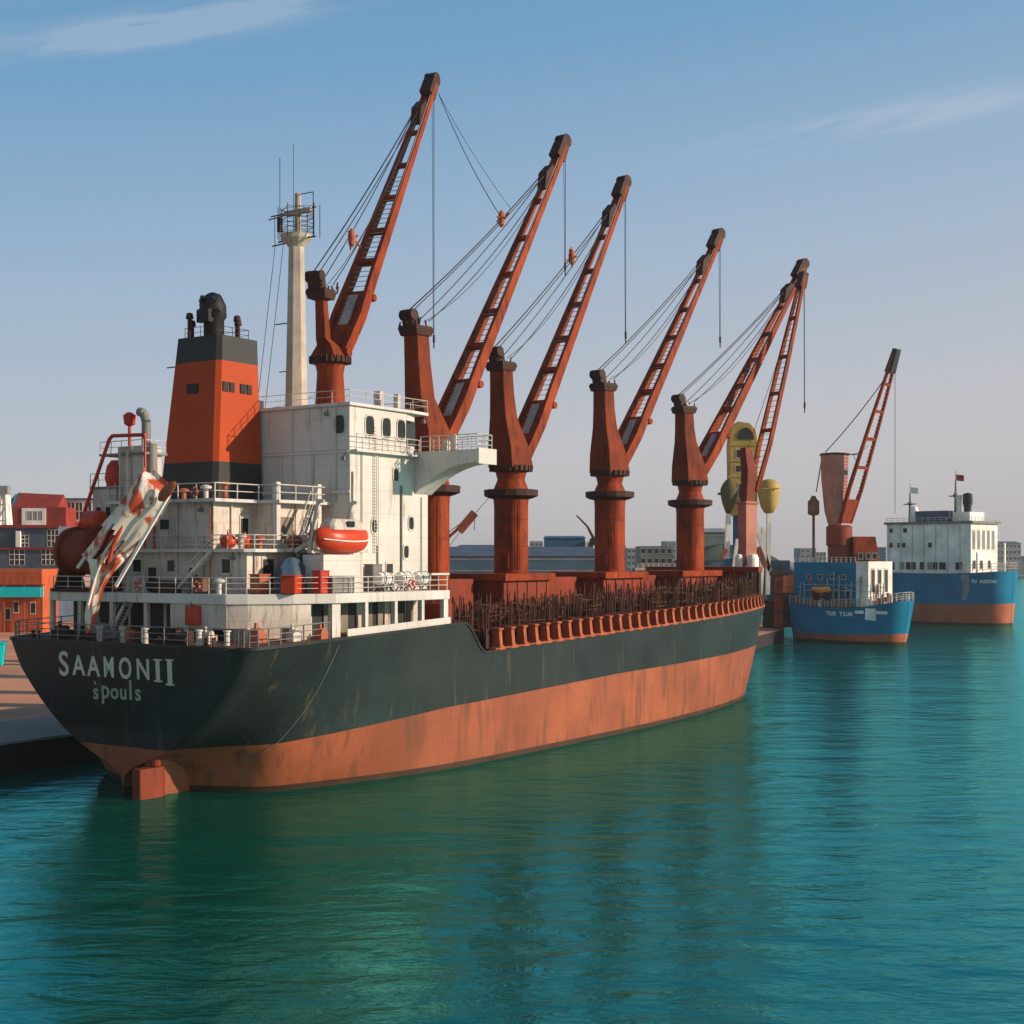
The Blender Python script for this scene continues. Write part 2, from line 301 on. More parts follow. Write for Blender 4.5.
# ================================================================ the cargo ship
SHIP = thing('cargo_ship', 'big rusty black and red bulk carrier with orange deck cranes and white bridge', 'cargo ship', (SO[0], SO[1], 0), SRZ)
def dk(s):
    if s < -15: return 12.75 + (s + 44) / 29 * 1.05
    if s < -11.4:
        t = (s + 15) / 3.6; t = t * t * (3 - 2 * t); return 13.8 + t * (10.8 - 13.8)
    return 10.8 + (s + 11.4) * 2.1 / 77.4
def bt_(s): return float(np.interp(s, [-44, -18, 15, 65, 79], [4.0, 5.9, 6.9, 7.4, 7.7]))
ST = [(-44, 13.7, -43.4, 1.2), (-43.9, 14.2, -43.2, 2.2), (-43.5, 14.8, -42.6, 4.0), (-42.5, 15.2, -41.2, 5.8), (-40.5, 15.4, -39.0, 7.8), (-36.5, 15.5, -35.5, 10.2),
      (-31, 15.5, -30, 12.2), (-25, 15.5, -24.3, 13.8), (-20, 15.5, -19.6, 14.7), (-16, 15.5, -15.8, 15.1), (-15, 15.5, -14.8, 15.15), (-14.4, 15.5, -14.2, 15.2),
      (-13.8, 15.5, -13.6, 15.22), (-13.2, 15.5, -13.0, 15.24), (-12.6, 15.5, -12.4, 15.26), (-12, 15.5, -11.8, 15.28), (-11.4, 15.5, -11.2, 15.3), (-6, 15.5, -6, 15.4),
      (2, 15.5, 2, 15.5), (12, 15.5, 12, 15.5), (22, 15.5, 21.8, 15.3), (31, 15.4, 30.3, 14.9), (40, 15.0, 38.5, 14.2), (48, 14.4, 45.7, 13.3), (55, 13.4, 51.8, 12.3),
      (61, 12.3, 57, 11.2), (66, 11.1, 61.5, 10.0), (70, 9.6, 65, 8.5), (73, 8, 67.6, 6.9), (75.5, 6.1, 69.6, 5.1), (77.3, 4, 71, 3.3), (78.5, 2, 72, 1.6), (79, 0.02, 72.4, 0.02)]
def hull_stations(ST, sub=3):
    A = np.array(ST); out = []
    for i in range(len(A) - 1):
        p0, p1, p2, p3 = A[max(i - 1, 0)], A[i], A[i + 1], A[min(i + 2, len(A) - 1)]
        # monotone-ish: plain linear for the first cells, centripetal cubic otherwise
        for k in range(sub):
            t = k / sub
            m1 = (p2 - p0) / max(p2[0] - p0[0], 1e-6) * (p2[0] - p1[0]); m2 = (p3 - p1) / max(p3[0] - p1[0], 1e-6) * (p2[0] - p1[0])
            q = (2 * t**3 - 3 * t**2 + 1) * p1 + (t**3 - 2 * t**2 + t) * m1 + (-2 * t**3 + 3 * t**2) * p2 + (t**3 - t**2) * m2
            out.append(tuple(q))
    out.append(tuple(A[-1])); return out
HS = hull_stations(ST)
BOWL_R = [0, .11, .16, .21, .26, .32, .40, .50, .65, .82, 1]; BOWL_H = [.005, .01, .06, .17, .29, .41, .535, .655, .80, .93, 1]
def hull_pt(st, z, d, bowl=False):
    sd, D, sw, Wd = st
    r = max(0, z) / d
    x = sw + (sd - sw) * r; y = Wd * (1 + 0.02 * min(0, z)) + (D - Wd) * r ** 0.72
    if bowl and sd < -38.0:
        k = (-38.0 - sd) / 6.0; k = k * k * (3 - 2 * k)
        yb = D * float(np.interp(r, BOWL_R, BOWL_H)); y = y * (1 - k) + yb * k
    return (x, max(y, .01), z)
def hull_rows(st, dkf, btf, bowl=False):
    d, bb = dkf(st[0]), btf(st[0])
    zs_ = (-2.5, -.3, .55, bb * .25, bb * .4, bb * .55, bb * .7, bb * .85, bb) if bowl else (-2.5, -.3, .55, bb * .33, bb * .66, bb)
    return [hull_pt(st, z, d, bowl) for z in zs_ + tuple(bb + (d - bb) * q for q in (.12, .25, .4, .55, .7, .85, 1))]
def build_hull(name, HS, dkf, btf, mats, parent, nb=5, bowl=False):
    bm = bmesh.new(); cols = {1: [], -1: []}
    for st in HS:
        rows = hull_rows(st, dkf, btf, bowl)
        for sg in (1, -1): cols[sg].append([bm.verts.new((x, sg * y, z)) for x, y, z in rows])
    n = len(HS); k = len(cols[1][0])
    for sg in (1, -1):
        for i in range(n - 1):
            for j in range(k - 1):
                q = [cols[sg][i][j], cols[sg][i + 1][j], cols[sg][i + 1][j + 1], cols[sg][i][j + 1]]
                f = bm.faces.new(q if sg < 0 else q[::-1]); f.material_index = 0 if j >= nb else (1 if j >= 2 else 3); f.smooth = True
    for j in range(k - 1):   # transom
        f = bm.faces.new([cols[1][0][j], cols[-1][0][j], cols[-1][0][j + 1], cols[1][0][j + 1]]); f.material_index = 0 if j >= nb else (1 if j >= 2 else 3); f.smooth = True
    for i in range(n - 1):   # deck
        f = bm.faces.new([cols[-1][i][-1], cols[-1][i + 1][-1], cols[1][i + 1][-1], cols[1][i][-1]]); f.material_index = 2
    bmesh.ops.recalc_face_normals(bm, faces=bm.faces)
    me = bpy.data.meshes.new(name); bm.to_mesh(me); bm.free()
    for mm in mats: me.materials.append(mm)
    me.set_sharp_from_angle(angle=R(38))
    o = bpy.data.objects.new(name, me); col.objects.link(o); o.parent = parent
    return o
HULL = build_hull('hull', HS, dk, bt_, [M['hull'], M['boot'], M['deck'], M['slime']], SHIP, nb=8, bowl=True)
def Dh(s): return float(np.interp(s, [q[0] for q in HS], [q[1] for q in HS]))
# rudder with its stock under the counter
m = MB(); m.prism([(-45.3, -3.5), (-45.1, -4.0), (-42.8, -4.2), (-41.9, -3.5), (-42.8, -2.8), (-45.1, -3.0)], -4, 2.5); m.tube((-43, -3.5, 2.5), (-43, -3.5, 4.0), .45, n=12)
m.build('rudder', M['house'], SHIP, bevel=.08)
m = MB(); m.rings([[(x, y_ - 3.0 * k, z) for x, y_, z in ((-43.4, -.5, 3.2), (-43.4, .5, 3.2), (-37, 1.6, 3.2), (-37, -1.6, 3.2))] for k in (1,)] + [[(x, y_ - 3.0, z) for x, y_, z in ((-42.2, -.3, -3), (-42.2, .3, -3), (-37, 1.2, -3), (-37, -1.2, -3))]]); m.build('skeg', M['boot'], SHIP)
# moulding (rubbing strake) at the deck edge
m = MB()
for sg in (1, -1):
    pts = [(st[0], sg * (st[1] + .02), dk(st[0]) - .02) for st in HS]
    for a, b2 in zip(pts[:-1], pts[1:]): m.bar(a, b2, .16, .26)
m.bar((-44.02, -13.2, 12.73), (-44.02, 13.2, 12.73), .16, .26)
m.build('gunwale', M['hull'], SHIP)

# ---- stern lettering
def text_mesh(name, txt, size, mat, parent, origin, xdir, updir, bold=0.0, xs=1.0, ext=0.02):
    cu = bpy.data.curves.new(name, 'FONT'); cu.body = txt; cu.size = size; cu.extrude = ext; cu.offset = bold; cu.align_x = 'CENTER'; cu.space_character = 1.08
    t = bpy.data.objects.new(name, cu); col.objects.link(t); bpy.context.view_layer.update()
    me = bpy.data.meshes.new_from_object(t.evaluated_get(bpy.context.evaluated_depsgraph_get()))
    bpy.data.objects.remove(t); bpy.data.curves.remove(cu)
    X, Y = Vector(xdir).normalized(), Vector(updir).normalized(); Z = X.cross(Y)
    mt = Matrix((X * xs, Y, Z)).transposed().to_4x4(); mt.translation = Vector(origin); me.transform(mt)
    me.materials.clear(); me.materials.append(mat)
    o = bpy.data.objects.new(name, me); col.objects.link(o); o.parent = parent
    return o
def transom(y, z):     # point on the flat transom
    return (-43.4 - 0.6 * z / 12.75 - 0.03, y, z)
tup = Vector((-0.6, 0, 12.75))
def serif(o_letters): return o_letters
for ch, yy, sz, dz, xs in (('S', 7.0, 3.0, 0, .98), ('A', 5.04, 2.45, .12, .95), ('A', 3.14, 2.45, .12, .95), ('M', 1.2, 2.45, .12, .74), ('O', -.85, 2.5, .1, .78), ('N', -3.02, 2.45, .12, .9), ('I', -4.79, 2.6, 0, 1.3), ('I', -6.2, 2.95, -.22, 1.4)):
    o = text_mesh('letter', ch, sz, M['letter'], HULL, transom(yy, 9.75 + dz), (0, -1, 0), tup, bold=.045, xs=xs)
for ch, yy, sz, dz in (('s', 2.95, 1.9, -.1), ('p', 1.75, 2.2, 0.05), ('o', .6, 1.9, 0.05), ('u', -.5, 1.9, 0.05), ('l', -1.4, 2.4, 0.05), ('s', -2.3, 2.0, 0.05)):
    text_mesh('letter', ch, sz, M['letterf'], HULL, transom(yy, 8.0 + dz), (0.0, -1, 0), tup, bold=.03)
text_mesh('letter', '`', 1.8, M['letterf'], HULL, transom(3.0, 8.2), (0, -1, 0), tup, bold=.02)
# serifs of the big letters
m = MB()
for yy, z in ((-4.79, 9.78), (-4.79, 11.55), (-6.2, 9.55), (-6.2, 11.6)):
    x = transom(yy, z)[0]; m = MB(); m.box(x - .02, x + .05, yy - (.5 if yy < -4 else .28), yy + (.5 if yy < -4 else .28), z - .05, z + .07); m.build('letter_serif', M['letter'], HULL)
# ropes lying on the starboard quarter
def hull_surface(s_d, z):
    A = np.array(HS); st = [np.interp(s_d, A[:, 0], A[:, c]) for c in range(4)]
    return hull_pt(st, z, dk(s_d), True)
for (a0, z0, a1, z1, cur) in ((-33.5, 12.6, -41.0, 1.4, .8),):
    pts = []
    for i in range(25):
        t = i / 24; s_ = a0 + (a1 - a0) * t + cur * math.sin(math.pi * t); z = z0 + (z1 - z0) * t
        p = hull_surface(s_, z); pts.append((p[0], -p[1] - .07, p[2]))
    MB().poly(pts, .03, 5).build('rope', M['grey'], SHIP)

# ---- superstructure
def window(parent, face, a, z, w, h, mat='glass', frame=True, rnd=False, name='window'):
    """face=('s',pos,dir) plane at constant s, or ('y',pos,dir); a = centre along the other axis"""
    ax, pos, dr = face
    m = MB(); n = 16 if rnd else 4
    def ring(k, off):
        out = []
        for i in range(n):
            if rnd:
                t = 2 * math.pi * i / n; c, sn = math.cos(t), math.sin(t)
                da = math.copysign(abs(c) ** .55, c) * w / 2 * k; dz = math.copysign(abs(sn) ** .55, sn) * h / 2 * k
            else: da, dz = [(-1, -1), (1, -1), (1, 1), (-1, 1)][i]; da *= w / 2 * k; dz *= h / 2 * k
            out.append((pos + dr * off, a + da, z + dz) if ax == 's' else (a + da, pos + dr * off, z + dz))
        return out
    m.rings([ring(1, -.05), ring(1, .03)]); o = m.build(name, M[mat], parent)
    if frame:
        f = MB(); k = 1 + .22 / max(w, .6)
        V = [[f.bm.verts.new(p) for p in ring(q, of)] for q, of in ((1.0, .0), (1.0, .08), (k, .08), (k, -.02))]
        for r in range(3):
            for i in range(n): f.face([V[r][i], V[r][(i + 1) % n], V[r + 1][(i + 1) % n], V[r + 1][i]])
        f.build('window_frame', M['rail'], parent)
    return o
def railing(parent, pts, h=1.15, nr=3, sp=1.6, mat='rail', r=.045, name='railing'):
    m = MB(); pts = [Vector(p) for p in pts]
    for k in range(nr):
        zz = Vector((0, 0, h * (k + 1) / nr))
        for a, b2 in zip(pts[:-1], pts[1:]): m.tube(a + zz, b2 + zz, r if k == nr - 1 else r * .7, n=5)
    for a, b2 in zip(pts[:-1], pts[1:]):
        n = max(1, int((b2 - a).length / sp))
        for i in range(n + 1):
            p = a.lerp(b2, i / n); m.tube(p, p + Vector((random.uniform(-.03, .03), random.uniform(-.03, .03), h + .03)), r * 1.1, n=5)
    return m.build(name, M[mat], parent)

# poop level: recessed core, columns at the slab edge, dark bays
core = [(-38.4, 12.4), (-38.4, -8.0), (-32.5, -11.2), (-16.8, -11.2), (-16.8, 12.4)]
PH = MB().prism(core, 12.3, 16.2).build('poop_house', M['dirty'], SHIP)
for a, w_, z, h_ in ((10.9, 3.0, 14.4, 3.3), (7.0, 3.9, 14.4, 3.3), (2.6, 4.2, 14.4, 3.3), (-1.7, 3.6, 14.4, 3.3), (-6.0, 3.2, 13.9, 2.8)):
    window(PH, ('s', -38.4, -1), a, z, w_, h_, 'opening', False, name='doorway')
for a, w_ in ((-31, 2.3), (-27.3, 2.5), (-23.6, 2.5), (-20.0, 2.3)):
    window(PH, ('y', -11.2, -1), a, 14.6, w_, 3.0, 'opening', True, name='doorway')
for a in (-30.2, -27.9, -24.4, -22.6, -20.6, -18.2):
    o = window(PH, ('y', -11.35, -1), a, 14.7, 1.0, 2.9, 'curtain', False, name='curtain')
slab = [(-40.4, 13.4), (-40.4, -9.0), (-39.2, -10.4), (-36.2, -12.8), (-32.8, -14.5), (-16.6, -14.9), (-16.6, 14.0), (-36, 14.0)]
BD = MB().prism(slab, 16.1, 16.95).build('boat_deck', M['white'], SHIP, bevel=.06)
for yy in (13.2, 9.4, 5.1, .7, -2.6): MB().box(-40.3, -39.95, yy - .22, yy + .22, 12.55, 16.1).build('pillar', M['dirty'], SHIP)
for (s_, y_, w_) in ((-32.3, -14.0, 1.1), (-28.6, -14.35, .4), (-24.6, -14.5, .4), (-20.7, -14.6, .4), (-17.1, -14.6, .7)):
    MB().box(s_ - w_ / 2, s_ + w_ / 2, y_ - .2, y_ + .25, 12.7, 16.1).build('pillar', M['white'], SHIP)
# solid screen plating round the starboard quarter, open below
def screen(pts, z0, z1, mat, name, parent=SHIP, t=.12):
    m = MB()
    for (a, b2) in zip(pts[:-1], pts[1:]): m.bar((*a, (z0 + z1) / 2), (*b2, (z0 + z1) / 2), t, z1 - z0)
    return m.build(name, M[mat], parent)
SC = screen([(-40.2, -2.7), (-40.2, -8.9), (-39.05, -10.25), (-36.1, -12.55)], 14.1, 16.1, 'dirty', 'screen_wall')
screen([(-36.1, -12.55), (-34.6, -13.3)], 12.7, 16.1, 'dirty', 'screen_wall')
for k in range(3):
    p = ((-40.2, -4.2), (-40.2, -7.0), (-39.1, -10.2))[k]
    MB().box(p[0] - .1, p[0] + .2, p[1] - .2, p[1] + .2, 12.6, 14.1).build('pillar', M['dirty'], SHIP)
m = MB().box(-40.55, -40.27, -6.1, -4.4, 14.3, 16.0); m.build('fire_box', M['red'], SHIP, bevel=.05)
# low coaming along the gallery
m = MB(); m.bar((-31.5, -14.75, 13.4), (-16.7, -15.0, 13.95), .12, .9); m.build('gallery_coaming', M['white'], SHIP)
# stern rail, bollards and fittings on the poop edge
pts = [(st[0] + .25, -(st[1] - .3), dk(st[0])) for st in HS if st[0] < -33][::2]
pts2 = [(x, -y, z) for x, y, z in pts]
railing(SHIP, pts2[::-1] + pts, 1.5, 3, 2.6, mat='grey', r=.05)
for (s_, y_) in ((-43.2, 3.2), (-43.2, 0.3), (-43.1, -2.4), (-42.6, -8.2), (-41.8, -10.6)):
    m = MB(); m.lathe(s_, y_, [(.28, 12.7), (.24, 12.9), (.24, 13.9), (.34, 13.95), (.34, 14.1), (.1, 14.15)], 12); m.build('bollard', M['rail'], SHIP)
for (s_, y_) in ((-42.6, -1.6), (-42.4, -6.3), (-41.6, 6.5)):
    m = MB(); m.tube((s_, y_ - .6, 13.3), (s_, y_ + .6, 13.3), .55, n=14); m.box(s_ - .5, s_ + .5, y_ - .9, y_ + .9, 12.7, 12.95); m.box(s_ - .3, s_ + .3, y_ - .8, y_ - .65, 12.9, 14); m.box(s_ - .3, s_ + .3, y_ + .65, y_ + .8, 12.9, 14); m.build('mooring_winch', M['craned'], SHIP)

for s_, y_, w_, d_, h_, mt in ((-42.0, 9.6, 1.2, 1.6, 1.1, 'darkrust'), (-41.6, 5.0, .9, 1.2, 1.4, 'grey'), (-41.3, 1.4, 1.3, 1.0, .9, 'bootorange'), (-41.7, -3.9, .8, 1.2, 1.2, 'darkrust'), (-40.9, -7.4, 1.0, 1.4, 1.0, 'dirty'), (-39.0, -11.4, 1.2, 1.0, 1.2, 'bootorange'), (-36.6, -13.2, 1.0, .8, 1.0, 'rail'), (-34.0, -14.0, .9, .7, .9, 'bootorange')):
    m = MB(); m.box(s_ - w_ / 2, s_ + w_ / 2, y_ - d_ / 2, y_ + d_ / 2, dk(s_) - .02, dk(s_) + h_ * .7); m.tube((s_, y_ - d_ * .4, dk(s_) + h_ * .75), (s_, y_ + d_ * .4, dk(s_) + h_ * .75), h_ * .32, n=12); m.box(s_ - w_ * .3, s_ - w_ * .1, y_ - .1, y_ + .1, dk(s_), dk(s_) + h_ * 1.4); m.build('deck_gear', M[mt], SHIP)
for y_ in (12.2, 8.2, 4.2, -4.6, -9.6):
    m = MB()
    for q in (-.35, .35): m.lathe(-43.3 + (.5 if abs(y_) > 9 else 0), y_ + q, [(.2, 12.6), (.17, 12.8), (.17, 13.35), (.25, 13.4), (.05, 13.5)], 10)
    m.box(-43.6 + (.5 if abs(y_) > 9 else 0), -43.0 + (.5 if abs(y_) > 9 else 0), y_ - .75, y_ + .75, 12.6, 12.85); m.build('mooring_bitts', M['craned'], SHIP)
# second level
DH2 = MB().prism([(-37, 8.2), (-37, -8.2), (-25, -8.2), (-25, 8.2)], 16.95, 20.5).build('deckhouse', M['dirty'], SHIP)
for a, w_, h_, z in ((5.4, 1.1, 1.1, 19.3), (1.0, .9, 1.0, 19.3), (-5.8, 1.0, 1.2, 19.3)): window(DH2, ('s', -37, -1), a, z, w_, h_, 'glass')
for a in (3.4, -1.8): window(DH2, ('s', -37, -1), a, 18.1, 1.1, 2.1, 'opening', True, name='door')
for a in (-34.4, -30.5): window(DH2, ('y', -8.2, -1), a, 18.6, 1.4, 2.6, 'opening', True, name='door')
D3 = MB().prism([(-37.7, 9.0), (-37.7, -8.5), (-36.9, -9.1), (-29.6, -9.3), (-29.4, -12.0), (-25.2, -12.0), (-25.2, 9.0)], 20.5, 20.8).build('upper_deck', M['white'], SHIP, bevel=.04)
# third level
DH3 = MB().prism([(-37, 8), (-37, -4.2), (-32, -4.2), (-32, -6.4), (-25, -6.4), (-25, 8)], 20.8, 24.9).build('deckhouse', M['dirty'], SHIP)
window(DH3, ('y', -4.2, -1), -33.2, 22.3, 1.0, 2.5, 'opening', True, name='door')
window(DH3, ('y', -6.4, -1), -30.6, 22.5, 2.6, 2.4, 'curtain', True)
window(DH3, ('y', -6.4, -1), -27.2, 22.3, 1.1, 2.8, 'opening', True, name='door')
window(DH3, ('s', -37, -1), 1.8, 23.0, 1.2, .9, 'opening', True); window(DH3, ('s', -37, -1), 5.6, 22.2, 1.0, 2.3, 'opening', True, name='door')
D4 = MB().prism([(-37.8, 8.8), (-37.8, -5.2), (-32.5, -5.4), (-32.3, -7.6), (-25.2, -7.6), (-25.2, 8.8)], 24.9, 25.2).build('funnel_deck', M['white'], SHIP, bevel=.04)
railing(SHIP, [(-25.4, 8.6, 25.2), (-37.6, 8.6, 25.2), (-37.6, -5.0, 25.2), (-32.4, -5.2, 25.2), (-32.2, -7.4, 25.2), (-25.4, -7.4, 25.2)], 1.35, 2, 2.2, r=.055)
railing(SHIP, [(-37.5, 8.8, 20.8), (-37.5, -8.3, 20.8), (-36.8, -8.9, 20.8), (-29.8, -9.1, 20.8)], 1.2, 3, 1.9)
railing(SHIP, [(-37.0, 13.5, 16.95), (-40.2, 13.0, 16.95), (-40.2, -8.9, 16.95), (-39.1, -10.2, 16.95), (-36.1, -12.6, 16.95), (-32.8, -14.3, 16.95), (-26, -14.5, 16.95)], 1.4, 3, 1.9)
railing(SHIP, [(-26, -14.5, 16.95), (-16.8, -14.7, 16.95)], 1.5, 3, 1.2, r=.055)
m = MB(); m.bar((-19.5, -14.72, 18.5), (-16.7, -14.75, 18.5), .35, .18); m.build('rail_cap', M['white'], SHIP)
for (s_, y_) in ((-26.5, -7.0), (-31.9, -6.9)): MB().box(s_ - .25, s_ + .25, y_ - .25, y_ + .25, 20.8, 26.8).build('vent_post', M['white'], SHIP)

# bridge house
BH = MB()
BH.prism([(-25, 9.6), (-25, -9.6), (-13.0, -9.6), (-13.0, 9.6)], 16.95, 30.0)
BHo = BH.build('bridge_house', M['white'], SHIP, bevel=.05)
m = MB(); m.box(-25.18, -25.0, -9.5, 9.5, 29.75, 29.95); m.box(-25.25, -25.0, -9.7, 2, 26.0, 26.25); m.build('ledge', M['white'], BHo)
m = MB(); m.prism([(-25, 9.3), (-25, -9.55), (-16.5, -9.55), (-14.4, -9.0), (-13.4, -7.5), (-13.4, 7.5), (-16.5, 9.3)], 30.0, 34.1); WHo = m.build('wheelhouse', M['white'], SHIP, bevel=.05)
m = MB(); m.prism([(-25.3, 9.8), (-25.3, -9.85), (-16, -9.9), (-12.9, -9.6), (-12.9, 9.6)], 34.1, 34.4); m.build('roof', M['white'], WHo, bevel=.04)
for a in (-22.1, -19.6, -17.3): window(WHo, ('y', -9.55, -1), a, 32.4, 1.25, 1.9, 'glass', True, True)
window(WHo, ('s', -25, -1), -8.4, 32.4, 1.2, 1.7, 'glass', True, True)
m = MB(); m.bar((-16.45, -9.58, 32.2), (-14.45, -9.05, 32.2), .1, 2.4); m.bar((-14.4, -9.05, 32.2), (-13.42, -7.6, 32.2), .1, 2.4); m.build('window', M['glass'], WHo)
for a, z in ((-18.2, 28.0), (-15.8, 23.4), (-16.6, 20.6), (-21.5, 23.0)): window(BHo, ('y', -9.6, -1), a, z, .75, 1.2, 'glass', True, True)
window(BHo, ('s', -25, -1), -8.2, 22.8, .8, 1.0, 'glass'); 
m = MB(); m.tube((-25.12, -5.2, 25.5), (-25.12, -5.2, 30), .08); m.tube((-25.12, -1.2, 21), (-25.12, -1.2, 29.6), .09); m.tube((-21.0, -9.72, 17), (-21.0, -9.72, 21.2), .1); m.tube((-24.7, -9.72, 17), (-24.7, -9.72, 28.0), .08)
m.build('pipe', M['dirty'], BHo)
m = MB(); m.prism([(-24.8, -9.6), (-24.8, -10.3), (-15, -10.3), (-15, -9.6)], 29.85, 30.05); m.build('walkway', M['white'], BHo)
railing(SHIP, [(-24.8, -10.2, 30.05), (-15.2, -10.2, 30.05)], 1.45, 3, 1.6)
railing(SHIP, [(-25.1, 9.6, 34.4), (-25.1, -9.7, 34.4), (-13.2, -9.7, 34.4), (-13.2, 9.5, 34.4)], 1.15, 2, 2.1, r=.035)
# bridge wing: curved bracket out over the side
def wing(sg):
    m = MB(); prof = []
    for i in range(13):
        t = i / 12; y = 9.6 + 7.5 * t; zb = 29.15 - 2.9 * (1 - t) ** 2.2; prof.append((y, zb))
    rs = []
    for s_ in (-15.2, -12.4):
        rs.append([(s_, sg * y, zb) for y, zb in prof] + [(s_, sg * 17.1, 30.4), (s_, sg * 9.6, 30.4)])
    m.rings(rs); o = m.build('bridge_wing', M['white'], SHIP, bevel=.05)
    m = MB(); m.box(-15.3, -12.3, min(sg * 17.1, sg * 17.35), max(sg * 17.1, sg * 17.35), 29.0, 30.5); m.build('wing_end', M['white'], o)
    railing(o, [(-15.1, sg * 10.3, 30.4), (-15.1, sg * 17.0, 30.4), (-12.6, sg * 17.0, 30.4), (-12.6, sg * 10, 30.4)], 1.45, 3, 1.1, r=.05)
    m = MB(); m.box(-15.3, -14.9, sg * 14.3 - .25, sg * 14.3 + .25, 30.4, 31.9); m.build('wing_locker', M['dirty'], o); m = MB(); m.box(-13.4, -12.9, sg * 12.0 - .25, sg * 12.0 + .25, 30.4, 31.6); m.build('wing_locker', M['dirty'], o)
wing(-1); wing(1)

# stairs, mushrooms vents, lamps, pipes
def stair(p0, p1, w_, lat_, name='stair'):
    p0, p1, lv = Vector(p0), Vector(p1), Vector(lat_); m = MB()
    for sg in (-.5, .5): m.bar(p0 + lv * (w_ * sg), p1 + lv * (w_ * sg), .08, .28); m.tube(p0 + lv * (w_ * sg) + Vector((0, 0, 1)), p1 + lv * (w_ * sg) + Vector((0, 0, 1)), .04)
    n = int((p1 - p0).length / .35)
    for i in range(1, n): q = p0.lerp(p1, i / n); m.bar(q - lv * (w_ / 2), q + lv * (w_ / 2), .25, .05)
    m.build(name, M['rail'], SHIP)
stair((-38.9, -1.5, 16.95), (-37.4, -4.6, 20.7), .9, (1, .4, 0)); stair((-37.5, 6.0, 20.8), (-37.5, 2.8, 25.1), .9, (1, 0, 0)); stair((-31.0, -8.7, 20.8), (-28.0, -7.9, 25.1), .8, (0, 1, 0)); stair((-39.6, 6.0, 12.7), (-39.6, 3.0, 16.9), .9, (1, 0, 0))
for s_, y_, z_, h_ in ((-36.4, -6.9, 20.8, 1.3), (-34.6, -7.4, 20.8, 1.1), (-29.2, -7.6, 20.8, 1.4), (-36.9, -3.2, 25.2, 1.2), (-35.0, -3.6, 25.2, 1.6), (-33.6, 3, 25.2, 1.2), (-39.3, -7.2, 16.95, 1.3), (-22.6, -12.6, 16.95, 1.2), (-18.0, -11.0, 16.95, 1.5), (-38.7, 3.8, 16.95, 1.4)):
    m = MB(); m.lathe(s_, y_, [(.22, z_), (.22, z_ + h_ - .3), (.5, z_ + h_ - .3), (.52, z_ + h_ - .12), (.3, z_ + h_), (.05, z_ + h_ + .05)], 12); m.build('mushroom_vent', M[random.choice(('white', 'dirty', 'bootorange'))], SHIP, smooth=40)
for s_, y_, z0_, z1_ in ((-37.12, -7.3, 16.95, 20.5), (-37.12, -3.9, 16.95, 24.9), (-37.12, 3.1, 20.8, 24.9), (-37.12, .2, 16.95, 24.9), (-36.2, -8.3, 16.95, 20.5), (-34.9, -4.32, 20.8, 24.9), (-31.2, -6.52, 20.8, 24.9), (-29.0, -6.52, 20.8, 24.9), (-25.12, -8.0, 25.2, 34), (-25.12, -2.6, 25.2, 34), (-17.4, -9.72, 17, 27), (-23.4, -9.72, 20.4, 29.8), (-14.2, -9.72, 17, 26)):
    MB().tube((s_, y_, z0_), (s_, y_, z1_), random.choice((.05, .07, .1)), n=6).build('pipe', M[random.choice(('dirty', 'rail', 'bootorange', 'grey'))], SHIP)
for s_, y_, z_ in ((-37.2, -2.8, 24.2), (-37.2, 4.4, 24.2), (-37.2, -6.6, 20.0), (-25.2, -6.9, 33.4), (-25.2, -9.0, 29.2), (-32.2, -9.8, 20.2), (-14, -9.8, 33.4), (-40.5, -5.0, 15.9), (-40.5, 3.0, 15.9)):
    m = MB(); m.box(s_ - .12, s_ + .1, y_ - .2, y_ + .2, z_ - .15, z_ + .2); m.tube((s_, y_, z_ + .2), (s_ + .2, y_, z_ + .5), .04); m.build('lamp', M['grey'], SHIP)
for a, z in ((-23.8, 18.4), (-19.2, 18.3)): window(BHo, ('y', -9.6, -1), a, z, 1.0, 2.3, 'opening', True, name='door')
m = MB()
for k in range(40): m.bar((-21.6, -9.72, 20.6 + k * .3), (-21.0, -9.72, 20.6 + k * .3), .05, .05)
m.bar((-21.6, -9.74, 20.4), (-21.6, -9.74, 32.6 - 3), .06, .06); m.bar((-21.0, -9.74, 20.4), (-21.0, -9.74, 29.6), .06, .06); m.build('ladder', M['rail'], BHo)

# mast
m = MB(); k = .95
m.rings([[(-20.3 + a * r, 1.2 + b2 * r, z) for a, b2 in ((-1, -.4), (-.4, -1), (.4, -1), (1, -.4), (1, .4), (.4, 1), (-.4, 1), (-1, .4))] for r, z in ((1.12, 34.3), (.98, 40), (.74, 51.4))])
MA = m.build('mast', M['mast'], SHIP)
m = MB(); m.lathe(-20.3, 1.2, [(.6, 50.6), (1.5, 51.6), (1.6, 52.0), (.3, 52.02)], 14); m.lathe(-20.3, 1.0, [(.35, 52), (.33, 56.1)], 10); m.box(-20.6, -20.0, -.9, 2.6, 54.1, 54.5); m.build('crosstree', M['mast'], MA)
m = MB()
for s_, y_ in ((-21.4, 2.4), (-19.4, 2.4), (-19.4, -.2), (-21.4, -.2)): m.tube((s_, y_, 51.9), (s_, y_, 54.6), .04)
for z in np.linspace(52.3, 54.5, 6): m.poly([(-21.4, 2.4, z), (-19.4, 2.4, z), (-19.4, -.2, z), (-21.4, -.2, z), (-21.4, 2.4, z)], .025, 4)
for s_, y_ in ((-20.3, 3.2), (-18.9, 1.0), (-20.3, -1.1), (-21.8, 1.0), (-21.0, 3.0), (-19.2, -.9)): m.tube((s_, y_, 51.7), (s_, y_, 54.9), .045)
for z in (52.6, 53.6, 54.6): m.poly([(-21.8, 1.0, z), (-20.3, 3.2, z), (-18.9, 1.0, z), (-20.3, -1.1, z), (-21.8, 1.0, z)], .03, 4)
